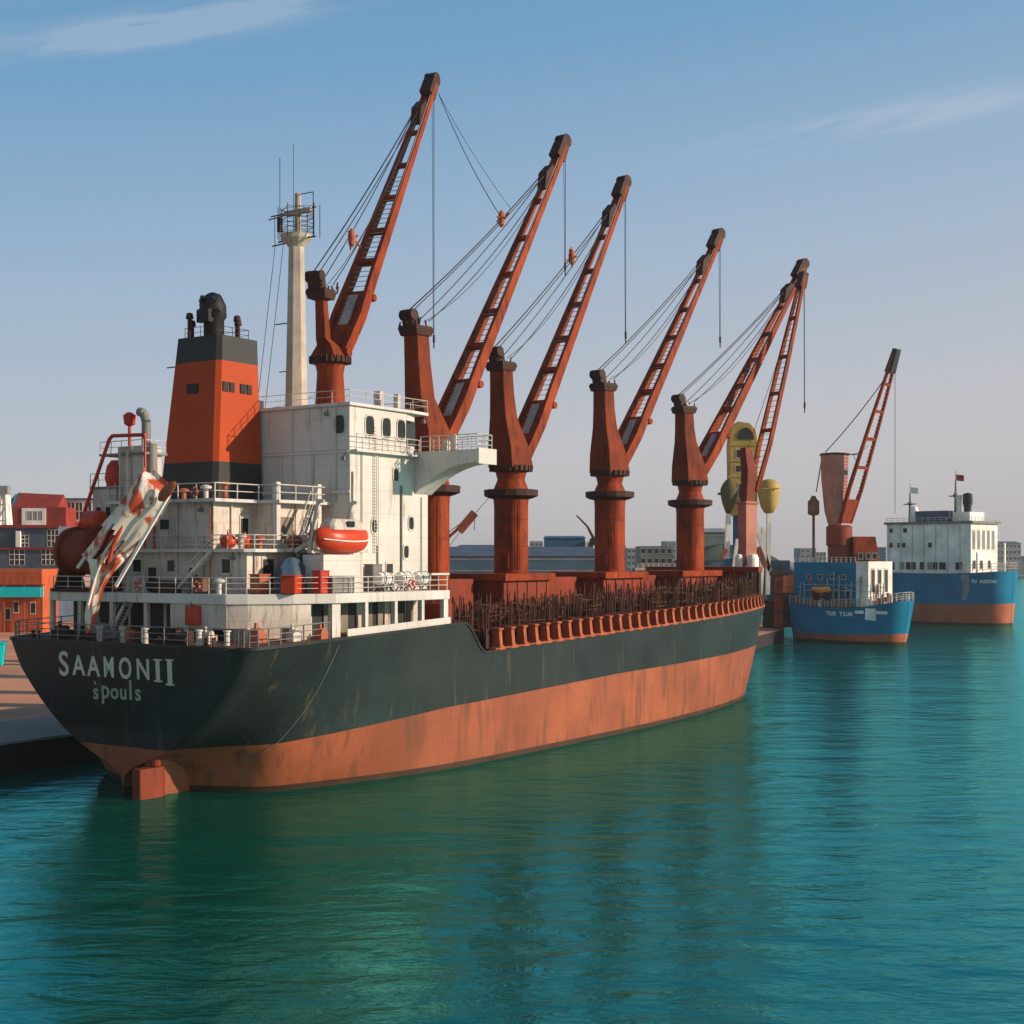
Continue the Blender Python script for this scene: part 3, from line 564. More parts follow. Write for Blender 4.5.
m.tube((-20.3, -1.4, 54.5), (-20.3, 4.9, 54.0), .06); m.tube((-20.3, 2.2, 51.4), (-20.3, 4.4, 51.3), .07)
m.poly([(-20.3, .9, 56), (-20.3, -1.0, 56), (-20.3, -1.0, 51.8)], .05, 5); m.tube((-20.3, 4.6, 54.3), (-20.3, -.6, 54.3), .07); m.tube((-20.3, 3.6, 51.6), (-20.3, -1.3, 51.6), .08)
m.tube((-20.3, 3.4, 51.6), (-20.3, 3.4, 60), .04); m.tube((-20.3, 1.6, 54.4), (-20.3, 1.6, 61.2), .03); m.tube((-20.3, 4.1, 51.6), (-20.3, 4.1, 54.3), .035); m.box(-20.5, -20.1, 3.2, 3.6, 52.6, 54.0)
for y_ in (2.9, 4.0): m.sag((-20.3, y_, 51.6), (-22.5, y_ + .5, 34.4), .03, .1)
m.tube((-20.3, 2.2, 43.4), (-20.3, 4.0, 43.4), .06); m.tube((-20.3, 2.2, 38.6), (-20.3, 3.5, 38.6), .05)
m.build('aerials', M['craned'], MA)
m = MB(); m.box(-22.8, -22.0, 4.0, 4.8, 34.4, 35.6); m.build('compass_deck_locker', M['dirty'], SHIP); m = MB(); m.box(-15.6, -15.0, -5.6, -4.8, 34.4, 36.6); m.build('compass_deck_locker', M['dirty'], SHIP); m = MB(); m.box(-15.2, -14.8, -7.6, -7.0, 34.4, 36.2); m.build('compass_deck_locker', M['dirty'], SHIP)

# funnel: tapered trunk with black bands
def frp(z):
    t = (z - 25.2) / (40.9 - 25.2)
    return [(-31.6 + 1.0 * t, 8.4 - 1.5 * t), (-31.6 + 1.0 * t, 1.5 + .35 * t), (-31.2 + 1.0 * t, 1.05 + .4 * t), (-25.3 - .3 * t, 1.05 + .4 * t), (-25.3 - .3 * t, 8.4 - 1.5 * t)]
m = MB(); zs = [25.2, 29.0, 38.5, 40.9]
V = [[m.bm.verts.new((x, y, z)) for x, y in frp(z)] for z in zs]
for k in range(3):
    m.mi = 0 if k == 1 else 1
    for i in range(5): m.face([V[k][i], V[k][(i + 1) % 5], V[k + 1][(i + 1) % 5], V[k + 1][i]])
m.mi = 1; m.face(V[3]); m.face(V[0][::-1])
FU = m.build('funnel', [M['funnel'], M['fblack']], SHIP)
for s_ in (-29.5, -27.2):
    o = MB().box(s_ - .85, s_ - .15, 1.22, 1.42, 35.6, 36.5).build('vent_louvre', M['black'], FU)
    o = MB().box(s_ + .05, s_ + .65, 1.22, 1.42, 35.6, 36.5).build('vent_louvre', M['black'], FU)
MB().box(-31.05, -30.8, 3.9, 5.3, 35.5, 36.4).build('vent_louvre', M['black'], FU)
m = MB()   # main exhaust with a cowl bent aft
m.rings([[(x, 4.4 + 1.15 * math.sin(t) * q, z) if False else (cx + 1.15 * q * math.cos(t) * cu, 4.4 + 1.15 * q * math.sin(t), cz + 1.15 * q * math.cos(t) * su) for t in [2 * math.pi * i / 14 for i in range(14)]]
         for cx, cz, cu, su, q in ((-28.4, 40.8, 1, 0, .85), (-28.4, 42.7, 1, 0, .85), (-28.4, 43.0, 1, .05, 1.05), (-28.5, 43.9, .95, .3, 1.1), (-28.9, 44.6, .8, .6, 1.0), (-29.2, 44.7, .6, .8, .75))])
for _ in range(9):
    a_ = random.uniform(0, 6.28); q = Vector((-28.7 + 1.0 * math.cos(a_), 4.4 + 1.0 * math.sin(a_), random.uniform(42.6, 44.4))); m.bar(q, q + Vector((random.uniform(-.5, .5), random.uniform(-.5, .5), random.uniform(.1, .6))), .45, .4)
m.box(-29.9, -29.3, 3.6, 5.2, 42.4, 43.6)
m.build('exhaust_pipe', M['black'], FU, smooth=50)
for s_, y_, hh in ((-30.0, 6.0, 2.0), (-29.4, 6.3, 1.4), (-26.4, 3.3, 2.0), (-26.9, 2.7, 1.5)): m = MB(); m.lathe(s_, y_, [(.22, 40.8), (.2, 40.8 + hh), (.38, 40.8 + hh), (.3, 41.3 + hh), (.05, 41.4 + hh)], 10); m.build('exhaust_pipe', M['craned'], FU)
railing(FU, [(-30.1, 6.5, 40.9), (-30.1, 2.4, 40.9), (-26.0, 2.2, 40.9), (-26.0, 6.5, 40.9)], 1.0, 2, 1.5, 'craned', .03)
m = MB(); m.tube((-30.8, 8.2, 38.2), (-30.8, 7.2, 38.2), .06); m.tube((-25.6, 1.4, 38), (-25.6, 1.9, 38), .06); m.tube((-25.5, 1.45, 25.2), (-25.7, 1.7, 37), .07); m.build('pipe', M['craned'], FU)

# ---- deck cranes
CAB = []
def loft_rect(m, secs):
    """secs: centre, axis a, axis b, half a, half b"""
    m.rings([[c + A * (i * ha) + B * (j * hb) for i, j in ((-1, -1), (1, -1), (1, 1), (-1, 1))] for c, A, B, ha, hb in secs])
def crane(c, zb, zf, zr, ztop, head, rad=2.05, back=2.8, foot=1.1, towers=True, post=1.0, slim=1.0, hook=14.0, mat='crane', parent=SHIP):
    c = Vector((c[0], c[1], 0)); head = Vector(head)
    hd = Vector((head.x - c.x, head.y - c.y, 0)).normalized(); lat = Vector((-hd.y, hd.x, 0)); Z = Vector((0, 0, 1))
    m = MB(); m.lathe(c.x, c.y, [(rad * 1.03, zb), (rad * 1.03, zb + .25), (rad, zb + .3), (rad, zf - 1.6), (rad * 1.04, zf - .7), (rad * 1.0, zf + .6), (rad * .8, zr - 1.4), (rad * .92, zr - .4), (rad * .9, zr)], 32)
    root = m.build('deck_crane', M[mat], parent, smooth=30)
    m = MB(); m.lathe(c.x, c.y, [(rad * 1.02, zf - .75), (rad * 1.3, zf - .6), (rad * 1.6, zf - .35), (rad * 1.62, zf + .35), (rad * 1.5, zf + .42), (rad * 1.02, zf + .45)], 16)
    m.build('flange', M['craned'], root)
    m = MB(); m.lathe(c.x, c.y, [(rad * .9, zr - .5), (rad * 1.22, zr - .35), (rad * 1.22, zr + .25), (rad * 1.0, zr + .3)], 24)
    for i in range(24):
        t = 2 * math.pi * i / 24; m.tube((c.x + rad * 1.24 * math.cos(t), c.y + rad * 1.24 * math.sin(t), zr - .4), (c.x + rad * 1.24 * math.cos(t), c.y + rad * 1.24 * math.sin(t), zr + .3), .1)
    m.build('slew_ring', M['craned'], root)
    sa = Vector((-hd.y, hd.x, 0)) * -1; sa = (sa - hd * .6).normalized(); m = MB(); pl = Vector((-sa.y, sa.x, 0))
    for q in (-.3, .3): m.tube(c + sa * (rad + .12) + pl * q + Z * (zb + .4), c + sa * (rad + .12) + pl * q + Z * (zf - .9), .045, n=5)
    for z_ in np.arange(zb + .7, zf - 1, .45): m.tube(c + sa * (rad + .12) - pl * .3 + Z * z_, c + sa * (rad + .12) + pl * .3 + Z * z_, .03, n=4)
    m.build('pedestal_ladder', M['post'], root)
    m = MB(); hp_ = (-hd + sa * .5).normalized(); ql = Vector((-hp_.y, hp_.x, 0))
    loft_rect(m, [(c + hp_ * (rad * 1.0) + Z * (zb + .5), ql, hp_, .45, .12), (c + hp_ * (rad * 1.0) + Z * (zb + 2.3), ql, hp_, .45, .12)]); m.build('hatch', M['post'], root, bevel=.05)
    m = MB()
    for z_ in (zb + (zf - zb) * .34, zb + (zf - zb) * .67): m.lathe(c.x, c.y, [(rad * .99, z_ - .1), (rad * 1.012, z_ - .08), (rad * 1.012, z_ + .08), (rad * .99, z_ + .1)], 32)
    m.build('weld_band', M['post'], root, smooth=30)
    # crane body and winch post
    if towers:
        m = MB(); zv = zr + 6.0
        loft_rect(m, [(c + Z * zr, hd, lat, rad * 1.0, rad * .92), (c + Z * (zr + 2.5 * post) - hd * (.25 * back), hd, lat, rad * .86 * post, rad * .86 * post), (c - hd * (back * .75) + Z * (zr + 6 * post * post), hd, lat, rad * .55 * post, rad * .6 * post),
                      (c - hd * (back * .9) + Z * (zr + (ztop - zr) * .72), hd, lat, rad * .48 * post, rad * .53 * post), (c - hd * back + Z * ztop, hd, lat, rad * .45 * post, rad * .50 * post)])
        m.build('winch_post', M['post'], root, bevel=.08)
        m = MB(); pt = c - hd * back
        loft_rect(m, [(pt + Z * (ztop - .9), hd, lat, rad * .56, rad * .60), (pt + Z * (ztop - .2), hd, lat, rad * .68, rad * .68), (pt + Z * (ztop + .15), hd, lat, rad * .6, rad * .6)])
        loft_rect(m, [(pt - hd * .7 + Z * ztop, hd, lat, .55, .8), (pt - hd * 1.0 + Z * (ztop + 1.4), hd, lat, .65, .7), (pt - hd * 1.3 + Z * (ztop + 1.8), hd, lat, .4, .5)])
        for q in (-.8, 0, .8):
            a = pt - hd * 1.2 + Z * (ztop + 1.3) + lat * q; m.tube(a - lat * .12, a + lat * .12, .6, n=14)
            a = pt + hd * 1.2 + Z * (ztop - .1) + lat * q; m.tube(a - lat * .1, a + lat * .1, .38, n=12)
        for _ in range(14):
            a = pt + hd * random.uniform(-1.9, 1.9) + lat * random.uniform(-1.3, 1.3) + Z * (ztop + random.uniform(-.7, .4)); m.bar(a, a + Vector((random.uniform(-.3, .3), random.uniform(-.3, .3), random.uniform(.3, .9))), .14, .14)
        m.build('post_head', M['craned'], root)
    # jib: two tapering box rails, webs and cross members
    P0 = c + hd * foot + Z * (zr + .9); a = (head - P0); Lj = a.length; a.normalize(); n = lat.cross(a)
    if n.z < 0: n = -n
    def wid(t): return slim * (1.62 * (1 - t) + .52 * t if t > .12 else 1.62 - (.12 - t) * 3.0)
    def dep(t): return slim * (.62 + .14 * math.sin(math.pi * min(1, t * 1.6)) - .30 * t)
    m = MB(); ts = [0, .05, .12, .25, .5, .75, .92, 1]
    for sg in (-1, 1):
        loft_rect(m, [(P0 + a * (Lj * t) + lat * (sg * wid(t)), lat, n, (.27 - .09 * t) * slim, dep(t)) for t in ts])
    loft_rect(m, [(P0 + a * (Lj * t), lat, n, wid(t) * .98, dep(t) * .55) for t in (0.02, .08, .16, .2)])
    for t in (.31, .42, .545, .67, .80):
        loft_rect(m, [(P0 + a * (Lj * (t + d)), lat, n, wid(t) * .98, dep(t) * .5) for d in (-.007, .007)])
    loft_rect(m, [(P0 + a * (Lj * t), lat, n, wid(t) * .98, dep(t) * .6) for t in (.92, .97)])
    for sg in (-1, 1):   # hinge lugs
        q = P0 + lat * (sg * wid(0)); m.tube(q - lat * .5, q + lat * .5, .55, n=14)
    m.tube(P0 + a * (Lj * .2) - lat * (wid(.2) + .45) - n * .9, P0 + a * (Lj * .2) + lat * (wid(.2) + .45) - n * .9, .42, n=12)
    jib = m.build('jib', M[mat], root, bevel=.04)
    m = MB()
    for t in np.linspace(.22, .62, 24): m.tube(P0 + a * (Lj * t) - lat * wid(t) + n * .2, P0 + a * (Lj * t) + lat * wid(t) + n * .2, .05, n=4)
    m.bar(P0 + a * (Lj * .2) - lat * wid(.2) + n * .62, P0 + a * (Lj * .95) - lat * wid(.95) + n * .4, .06, .06)
    m.build('ladder', M['ladder'], root)
    m = MB()     # pale walkway plate low on the jib
    loft_rect(m, [(P0 + a * (Lj * t) + n * (dep(t) * .56 + .06), lat, n, .55 * slim, .06) for t in (.085, .185)])
    for t in np.linspace(.09, .18, 9): m.bar(P0 + a * (Lj * t) - lat * .7 + n * (dep(t) * .6 + .1), P0 + a * (Lj * t) + lat * .7 + n * (dep(t) * .6 + .1), .08, .08)
    m.build('walkway', M['ladder'], root)
    m = MB()     # sheave head
    loft_rect(m, [(head - a * 2.2 + n * .2, lat, n, .75 * slim, .8 * slim), (head - a * .2 + n * .3, lat, n, .7 * slim, .75 * slim), (head + a * .5 + n * .3, lat, n, .5 * slim, .5 * slim)])
    for q in (-.55, 0, .55):
        for k, rr in ((.5, .85), (-1.6, .7)):
            p = head + a * k + lat * (q * slim) + n * .3; m.tube(p - lat * .14, p + lat * .14, rr * slim, n=16)
    loft_rect(m, [(head - a * 7.5 + n * (dep(.84) + .1), lat, n, .6 * slim, .15), (head - a * 5.6 + n * (dep(.87) + .55), lat, n, .65 * slim, .5), (head - a * 4.0 + n * (dep(.9) + .3), lat, n, .6 * slim, .3)])
    m.build('sheave_head', M['craned'], root)
    if towers:
        m = MB(); pt = c - hd * back + Z * (ztop + .8); hp = head - a * 5.5 + n * 1.1
        m.sag(pt - hd * 1.1 + lat * .4 + Z * .8, hp + lat * .3, .075, .5); m.sag(pt + hd * .9 + lat * .7, hp - a * 1.6 + lat * .4, .06, .7)
        m.sag(pt + hd * 1.3 - lat * .7, hp - a * 2.2 - lat * .4, .06, 1.1); m.sag(pt + hd * 1.2, hp - a * 6.0, .04, 1.6)
        m.sag(pt - hd * 1.1 - lat * .4 + Z * .8, hp - lat * .3, .06, .4)
        m.build('luffing_cable', M['cable'], root); CAB.append((pt - hd * 1.1 + Z * .6, hp))
    m = MB(); q = head + a * .3 - Z * .6 + hd * .3; e = q - Z * hook
    m.tube(q, e, .05); m.tube(q + lat * .25, e + lat * .1, .03)
    m.tube(e, e - Z * .9, .16); m.tube(e - Z * .9, e - Z * 1.6, .09)
    m.build('hoist_cable', M['cable'], root)
    return root, jib
def head_at(c, d, azi, z):
    dl = R(azi) - STH
    return (c[0] + d * math.cos(dl), c[1] - d * math.sin(dl), z)
C1, C2, C3, C4, C5, C6 = (-11, 4.8), (.4, 0), (16.5, 0), (40.6, 0), (64.8, 0), (72, -6)
crane(C1, 12, 33, 41.0, 48.0, head_at(C1, 24, 23.5, 77.5), hook=30, back=1.9, rad=1.75, post=.58)
crane(C2, 11, 27.6, 31.6, 45.2, head_at(C2, 24, 39.6, 71.0), hook=14, back=2.4)
crane(C3, 18.2, 27.8, 30.8, 43.2, head_at(C3, 24, 38.8, 69.6), hook=19, back=1.9)
crane(C4, 18.2, 28.5, 31.4, 43.2, head_at(C4, 24, 45.2, 66.8), hook=14, back=1.3)
crane(C5, 18.2, 28.2, 31.2, 42.3, head_at(C5, 24, 54.6, 66.0), hook=21, back=1.2)
# ladder-like boom on the forecastle standing on a pale pedestal
c6 = Vector((72, -6, 0)); h6 = Vector(head_at(C6, 11.0, 60, 63.6)); hd6 = Vector((h6.x - 72, h6.y + 6, 0)).normalized(); lt6 = Vector((-hd6.y, hd6.x, 0)); Z = Vector((0, 0, 1))
m = MB(); loft_rect(m, [(c6 + Z * 18.8, hd6, lt6, 1.0, .9), (c6 + Z * 28.0, hd6, lt6, 1.1, 1.0), (c6 + Z * 28.2, hd6, lt6, 1.3, 1.2), (c6 + Z * 28.5, hd6, lt6, 1.3, 1.2)])
D6 = m.build('derrick', M['pink'], SHIP, bevel=.06)
m = MB(); loft_rect(m, [(c6 + Z * 18.7 + lt6 * 1.15, hd6, lt6, .5, .1), (c6 + Z * 28 + lt6 * 1.4, hd6, lt6, .5, .1)]); m.build('ladder', M['whitewall'], D6)
m = MB(); loft_rect(m, [(c6 + Z * 28.4, hd6, lt6, .85, .75), (c6 + Z * 33 + hd6 * .3, hd6, lt6, .9, .8), (c6 + Z * 35.6 - hd6 * .2, hd6, lt6, .7, .7), (c6 + Z * 36.6 - hd6 * .4, hd6, lt6, .5, .6)]); m.build('winch_post', M['house'], D6, bevel=.08)
P6 = c6 + Z * 30.0 + hd6 * 1.2; a6 = (h6 - P6); L6 = a6.length; a6.normalize(); n6 = lt6.cross(a6)
m = MB()
for sg in (-1, 1): loft_rect(m, [(P6 + a6 * (L6 * t) + lt6 * (sg * w), lt6, n6, .2, .36 - .12 * t) for t, w in ((0, .7), (.22, 1.25), (.6, 1.0), (1, .42))])
for t, w in ((.04, .8), (.28, 1.2), (.45, 1.1), (.62, .98), (.8, .7), (.96, .45)): loft_rect(m, [(P6 + a6 * (L6 * (t + d)), lt6, n6, w, .25) for d in (-.006, .006)])
m.build('jib', M['crane'], D6)
m = MB()
for t in np.linspace(.06, .95, 36): m.tube(P6 + a6 * (L6 * t) - lt6 * .9, P6 + a6 * (L6 * t) + lt6 * .9, .05, n=4)
m.build('ladder', M['ladder'], D6)
m = MB(); loft_rect(m, [(h6 - a6 * 2, lt6, n6, .7, .6), (h6 + a6 * .5, lt6, n6, .6, .5)]); m.sag(c6 + Z * 36.4, h6 - a6 * 1.5, .045, .6); m.build('sheave_head', M['craned'], D6)
# slack lines and snatch blocks between the cranes
m = MB(); H1 = Vector(head_at(C1, 24, 23.5, 77.5)); B2 = CAB[1][0].lerp(CAB[1][1], .66)
m.sag(H1 + Vector((.6, -.5, -1)), B2, .05, .9); m.build('slack_line', M['cable'], SHIP)
MB().sag(H1 + Vector((.6, -.5, -1)), CAB[1][0].lerp(CAB[1][1], .73), .03, .6).build('slack_line', M['cable'], SHIP)
MB().sag((-25, 5, 34.6), (-9, 5, 39), .03, 1).build('slack_line', M['cable'], SHIP)
for p in (B2, CAB[2][0].lerp(CAB[2][1], .66), CAB[0][0].lerp(CAB[0][1], .16) + Vector((3, 0, 1.5))):
    m = MB()
    m.rings([[p + Vector((.42 * q * math.cos(t), .42 * q * math.sin(t), z_)) for t in [2 * math.pi * i / 10 for i in range(10)]] for z_, q in ((-1.1, .3), (-.8, .9), (.1, 1.1), (.6, .8), (.9, .2))])
    for _ in range(7):
        q = p + Vector((random.gauss(0, .2), random.gauss(0, .2), random.gauss(0, .3))); m.bar(q, q + Vector((random.gauss(0, .45), random.gauss(0, .45), random.gauss(-.1, .5))), .16, .16)
    m.build('snatch_block', M['bootorange'], SHIP)

# ---- mast houses, hatches, forecastle
for a, b2 in ((9.2, 20.1), (32.3, 44.0), (54.2, 67.3)):
    zd = dk((a + b2) / 2)
    m = MB(); m.prism([(a + .5, 3.5), (a + .5, -3.5), (b2 - .5, -3.5), (b2 - .5, 3.5)], zd - .1, 17.35)
    for k in range(5):
        x = a + 1.2 + k * (b2 - a - 2.4) / 4; m.box(x - .08, x + .08, -3.62, -3.5, zd, 17.3)
    MH = m.build('mast_house', M['house'], SHIP, bevel=.05)
    m = MB(); m.prism([(a, 4.1), (a, -4.1), (b2, -4.1), (b2, 4.1)], 17.35, 18.2); m.build('roof_slab', M['crane'], MH, bevel=.06)
    window(MH, ('s', a + .5, -1), 1.2, zd + 2.4, 1.0, 2.0, 'darkrust', False, name='door')
for a, b2 in ((-9, 8.2), (21.2, 31.4), (45, 53.3)):
    zd = dk((a + b2) / 2)
    m = MB(); m.box(a, b2, -8.5, 8.5, zd - .3, zd + 2.1)
    for k in range(int((b2 - a) / 1.4)): m.box(a + .4 + k * 1.4, a + .6 + k * 1.4, -8.65, 8.65, zd, zd + 2.25)
    m.build('hatch_cover', M['darkrust'], SHIP)
    m = MB(); m.box(a + .2, b2 - .2, -.4, 3.6, zd + 2.2, 17.6); m.build('gantry_beam', M['house'], SHIP)
m = MB(); m.prism([(68.6, 9.5), (68.6, -9.3), (71.5, -8.6), (76.6, -3.4), (77.4, 0), (76.6, 3.4), (71.5, 8.8)], 17.9, 18.7)
FC = m.build('forecastle_deck', M['house'], SHIP, bevel=.06)
m = MB(); m.prism([(69.4, 8.0), (69.4, -7.0), (75.0, -3.6), (75.6, 0), (75.0, 3.6)], 12.6, 17.9); m.build('forecastle_house', M['house'], SHIP)
for s_, y_ in ((69.2, -9.0), (71.4, -8.2), (74.2, -5.6), (76.4, -3.0)): MB().box(s_ - .2, s_ + .2, y_ - .2, y_ + .2, 12.7, 17.9).build('pillar', M['craned'], FC)
for s_, y_, r_ in ((70.6, -7.4, .8), (72.2, -7.0, .7), (74.4, -4.4, .9), (69.8, -5.6, .6)): m = MB(); m.lathe(s_, y_, [(r_, 18.7), (r_, 20.0), (r_ * .7, 20.5), (.1, 20.6)], 14); m.build('ventilator', M['whitewall'], SHIP)

# ---- starboard bulwark: stays, kerb, inner plate
S0, S1, NS = -8.6, 67.2, 35
for k in range(NS):
    s_ = S0 + (S1 - S0) * k / (NS - 1); D = Dh(s_); d = dk(s_); s2 = s_ + .5
    tng = Vector((1, -(Dh(s_ + .5) - Dh(s_ - .5)), 0)).normalized(); inn = Vector((-tng.y, tng.x, 0)); Zv = Vector((0, 0, 1))
    p = Vector((s_, -D, d)); m = MB()
    hh = 2.15 - .35 * k / NS
    loft_rect(m, [(p + inn * (.5 + o_) + Zv * z, tng, inn, w, dpt) for z, w, dpt, o_ in ((0, .52, .62, 0), (.28, .42, .6, 0), (.5, .27, .5, .05), (hh - .35, .27, .42, .1), (hh - .12, .42, .5, .06), (hh, .44, .5, .06))])
    m.build('bulwark_stay', M['stay'], SHIP, bevel=.03)
sx = np.linspace(S0 - 1.2, S1 + 1.5, 60)
m = MB()
for a, b2 in zip(sx[:-1], sx[1:]): m.bar((a, -Dh(a) + .35, dk(a) + .12), (b2, -Dh(b2) + .35, dk(b2) + .12), .9, .24)
m.build('deck_kerb', M['stay'], SHIP)
m = MB()
for a, b2 in zip(sx[:-1], sx[1:]): m.bar((a, -Dh(a) + 1.15, dk(a) + .95), (b2, -Dh(b2) + 1.15, dk(b2) + .95), .08, 1.9)
for a, b2 in zip(sx[:-1], sx[1:]): m.bar((a, -Dh(a) + 1.25, dk(a) + 2.0 - .3 * (a - S0) / 76), (b2, -Dh(b2) + 1.25, dk(b2) + 2.0 - .3 * (b2 - S0) / 76), .25, .18)
m.build('bulwark', M['darkrust'], SHIP)
for k in range(96):
    s_ = -10.5 + 79 * k / 95 + random.uniform(-.3, .3); y_ = -Dh(s_) + random.choice((1.4, 1.7, 2.3)); hh = random.gauss(4.2, .35)
    m = MB(); m.tube((s_, y_, dk(s_)), (s_ + random.uniform(-.15, .15), y_ + random.uniform(-.15, .15), dk(s_) + hh), random.uniform(.055, .10), n=5)
    if random.random() < .5: m.box(s_ - .16, s_ + .16, y_ - .1, y_ + .1, dk(s_) + hh - .3, dk(s_) + hh - .05)
    m.build('steel_rod', M['rod'], SHIP)
m = MB()
for k in range(620):
    s_ = random.uniform(-11, 68.5); y_ = -random.uniform(4.6, Dh(s_) - 2.0)
    if -8.6 < y_ and any(a < s_ < b2 for a, b2 in ((-9, 8.2), (21.2, 31.4), (45, 53.3))): zb_ = dk(s_) + 2.2; hh = random.uniform(1.2, 3.0)
    else: zb_ = dk(s_); hh = random.gauss(4.0, .5)
    m.tube((s_, y_, zb_), (s_ + random.uniform(-.1, .1), y_ + random.uniform(-.1, .1), zb_ + hh), random.uniform(.05, .10), n=4)
for k in range(380):
    s_ = random.uniform(-11, 66); y_ = -random.uniform(4.6, Dh(s_) - 2.0); z_ = dk(s_) + random.uniform(.2, 4.0); l_ = random.uniform(1, 5)
    m.tube((s_, y_, z_), (s_ + l_, max(-Dh(min(s_ + l_, 70)) + 1.6, y_ + random.uniform(-.4, .4)), z_ + random.uniform(-.2, .2)), random.uniform(.05, .11), n=4)
tag(m.build('steel_rods', M['rod'], SHIP), kind='stuff')
m = MB()
for k in range(70):
    s_ = random.uniform(-10, 64); y_ = -random.uniform(6, Dh(s_) - 2.6); z_ = dk(s_); hh = random.uniform(.6, 2.0)
    m.box(s_, s_ + random.uniform(1, 3.5), y_ - random.uniform(.4, 1), y_ + random.uniform(.4, 1), z_, z_ + hh)
tag(m.build('scrap_cargo', M['darkrust'], SHIP), kind='stuff')
# poop-front ladder bits and small fittings forward of the house
m = MB(); m.box(-13.0, -12.2, -12, 10, 12.6, 15.5); m.build('break_bulkhead', M['house'], SHIP)

# ================================================================ things carried on the ship
SRZ_ = SRZ
def onship(name, label, cat, s_, y_, z_, group=None, rz=0): return thing(name, label, cat, SW(s_, y_, z_), SRZ + rz, group)
# lifeboat
lb = onship('lifeboat', 'bright orange enclosed lifeboat hanging on the white house side', 'lifeboat', -29.4, -12.4, 20.35)
def boat_rings(L_, B_, H_, n=16, full=.75):
    rs = []
    for i in range(n + 1):
        x = -1 + 2 * i / n; k = max(.03, (1 - abs(x) ** 2.6)) ** full; ring = []
        for j in range(20):
            t = 2 * math.pi * j / 20; y = math.cos(t); z = math.sin(t)
            zz = (math.copysign(abs(z) ** .8, z)); ring.append((x * L_ / 2, y * B_ / 2 * k, H_ * .5 + zz * H_ * .5 * (k ** .45) + .12 * abs(x) ** 3 * H_))
        rs.append(ring)
    return rs
MB().rings(boat_rings(6.9, 2.6, 2.5)).build('hull', M['lifeboat'], lb, smooth=60)
m = MB(); m.rings([[(x * k, y * k2, z) for x, y in ((-2.2, -1), (2.3, -1), (2.6, -.6), (2.6, .6), (2.3, 1), (-2.2, 1), (-2.5, .6), (-2.5, -.6))] for k, k2, z in ((.96, .98, 2.1), (.86, .8, 2.75), (.66, .5, 3.1))]); cb = m.build('canopy', M['dirty'], lb, bevel=.1)
m = MB(); m.box(-.4, .5, -1.03, -.9, 2.4, 2.9); m.build('window', M['glass'], cb)
m = MB(); m.poly([(-3.1, -.6, 1.3), (-1.5, -1.27, 1.15), (0, -1.32, 1.1), (1.5, -1.27, 1.15), (3.1, -.6, 1.3)], .06, 6); m.build('grab_line', M['whitewall'], lb)
m = MB()
for s_ in (-32.4, -27.9):
    m.bar((s_, -9.6, 20.6), (s_, -11.4, 21.4), .3, .4); m.bar((s_, -11.2, 20.6), (s_, -12.3, 25.0), .26, .35); m.bar((s_, -12.3, 25.0), (s_, -12.9, 24.9), .22, .3); m.tube((s_, -12.3, 24.9), (s_, -12.25, 23.4), .05)
m.bar((-32.8, -11.6, 20.55), (-27.2, -11.6, 20.55), .5, .25)
m.build('davit', M['dirty'], SHIP)
MB().prism([(-32.6, -10.6), (-32.6, -13), (-27.2, -13), (-27.2, -9.6)], 16.95, 20.3).build('davit_house', M['white'], SHIP, bevel=.05)
# boat deck clutter
def crate_thing(name, label, cat, s_, y_, z_, lx, ly, lz, mat, rz=0, lid=True):
    t = onship(name, label, cat, s_, y_, z_, None, rz)
    m = MB(); m.box(-lx / 2, lx / 2, -ly / 2, ly / 2, 0.06, lz); 
    for q in np.linspace(-lx / 2 + .12, lx / 2 - .12, max(2, int(lx / .8))): m.box(q - .06, q + .06, -ly / 2 - .05, ly / 2 + .05, .04, lz - .03)
    m.build('box_body', M[mat], t, bevel=.03)
    if lid: m = MB(); m.box(-lx / 2 - .07, lx / 2 + .07, -ly / 2 - .07, ly / 2 + .07, lz, lz + .1); m.build('lid', M[mat], t, bevel=.02)
    m = MB(); m.box(-lx / 2, lx / 2, -ly / 2 + .1, -ly / 2 + .3, 0, .06); m.box(-lx / 2, lx / 2, ly / 2 - .3, ly / 2 - .1, 0, .06); m.build('skid', M['craned'], t)
    return t
crate_thing('storage_box', 'long orange red chest behind the boat deck rail', 'chest', -35.4, -12.0, 16.95, 3.4, 1.2, 1.5, 'lifeboat', R(28))
crate_thing('storage_box', 'narrow dark red locker beside the white davit house', 'locker', -33.4, -13.4, 16.95, 1.2, .9, 1.9, 'red')
crate_thing('storage_box', 'dark grey bin under the hanging lifeboat', 'bin', -31.3, -13.75, 16.95, 3.0, .8, 1.4, 'grey')
t = onship('tarpaulin_pile', 'blue grey tarpaulin heap beside the white deckhouse', 'tarpaulin', -33.6, -10.2, 16.95)
m = MB(); rs = []
for z, k in ((0, 1.1), (.5, 1.15), (1.3, 1.0), (2.2, .85), (2.8, .6), (3.1, .25)):
    rs.append([(1.5 * k * math.cos(a) * (1 + .12 * math.sin(5 * a + z * 2)), 1.1 * k * math.sin(a) * (1 + .15 * math.cos(4 * a + z)), z) for a in [2 * math.pi * i / 28 for i in range(28)]])
m.rings(rs); m.build('cover', M['bluetarp'], t, smooth=40)
m = MB(); m.poly([(1.72 * math.cos(a), 1.3 * math.sin(a), 1.0 + .1 * math.sin(3 * a)) for a in [2 * math.pi * i / 24 for i in range(25)]], .05, 5); m.build('lashing', M['rope'], t)
t = onship('drum', 'navy blue upright tank next to the tarpaulin heap', 'tank', -31.6, -10.6, 17.9)
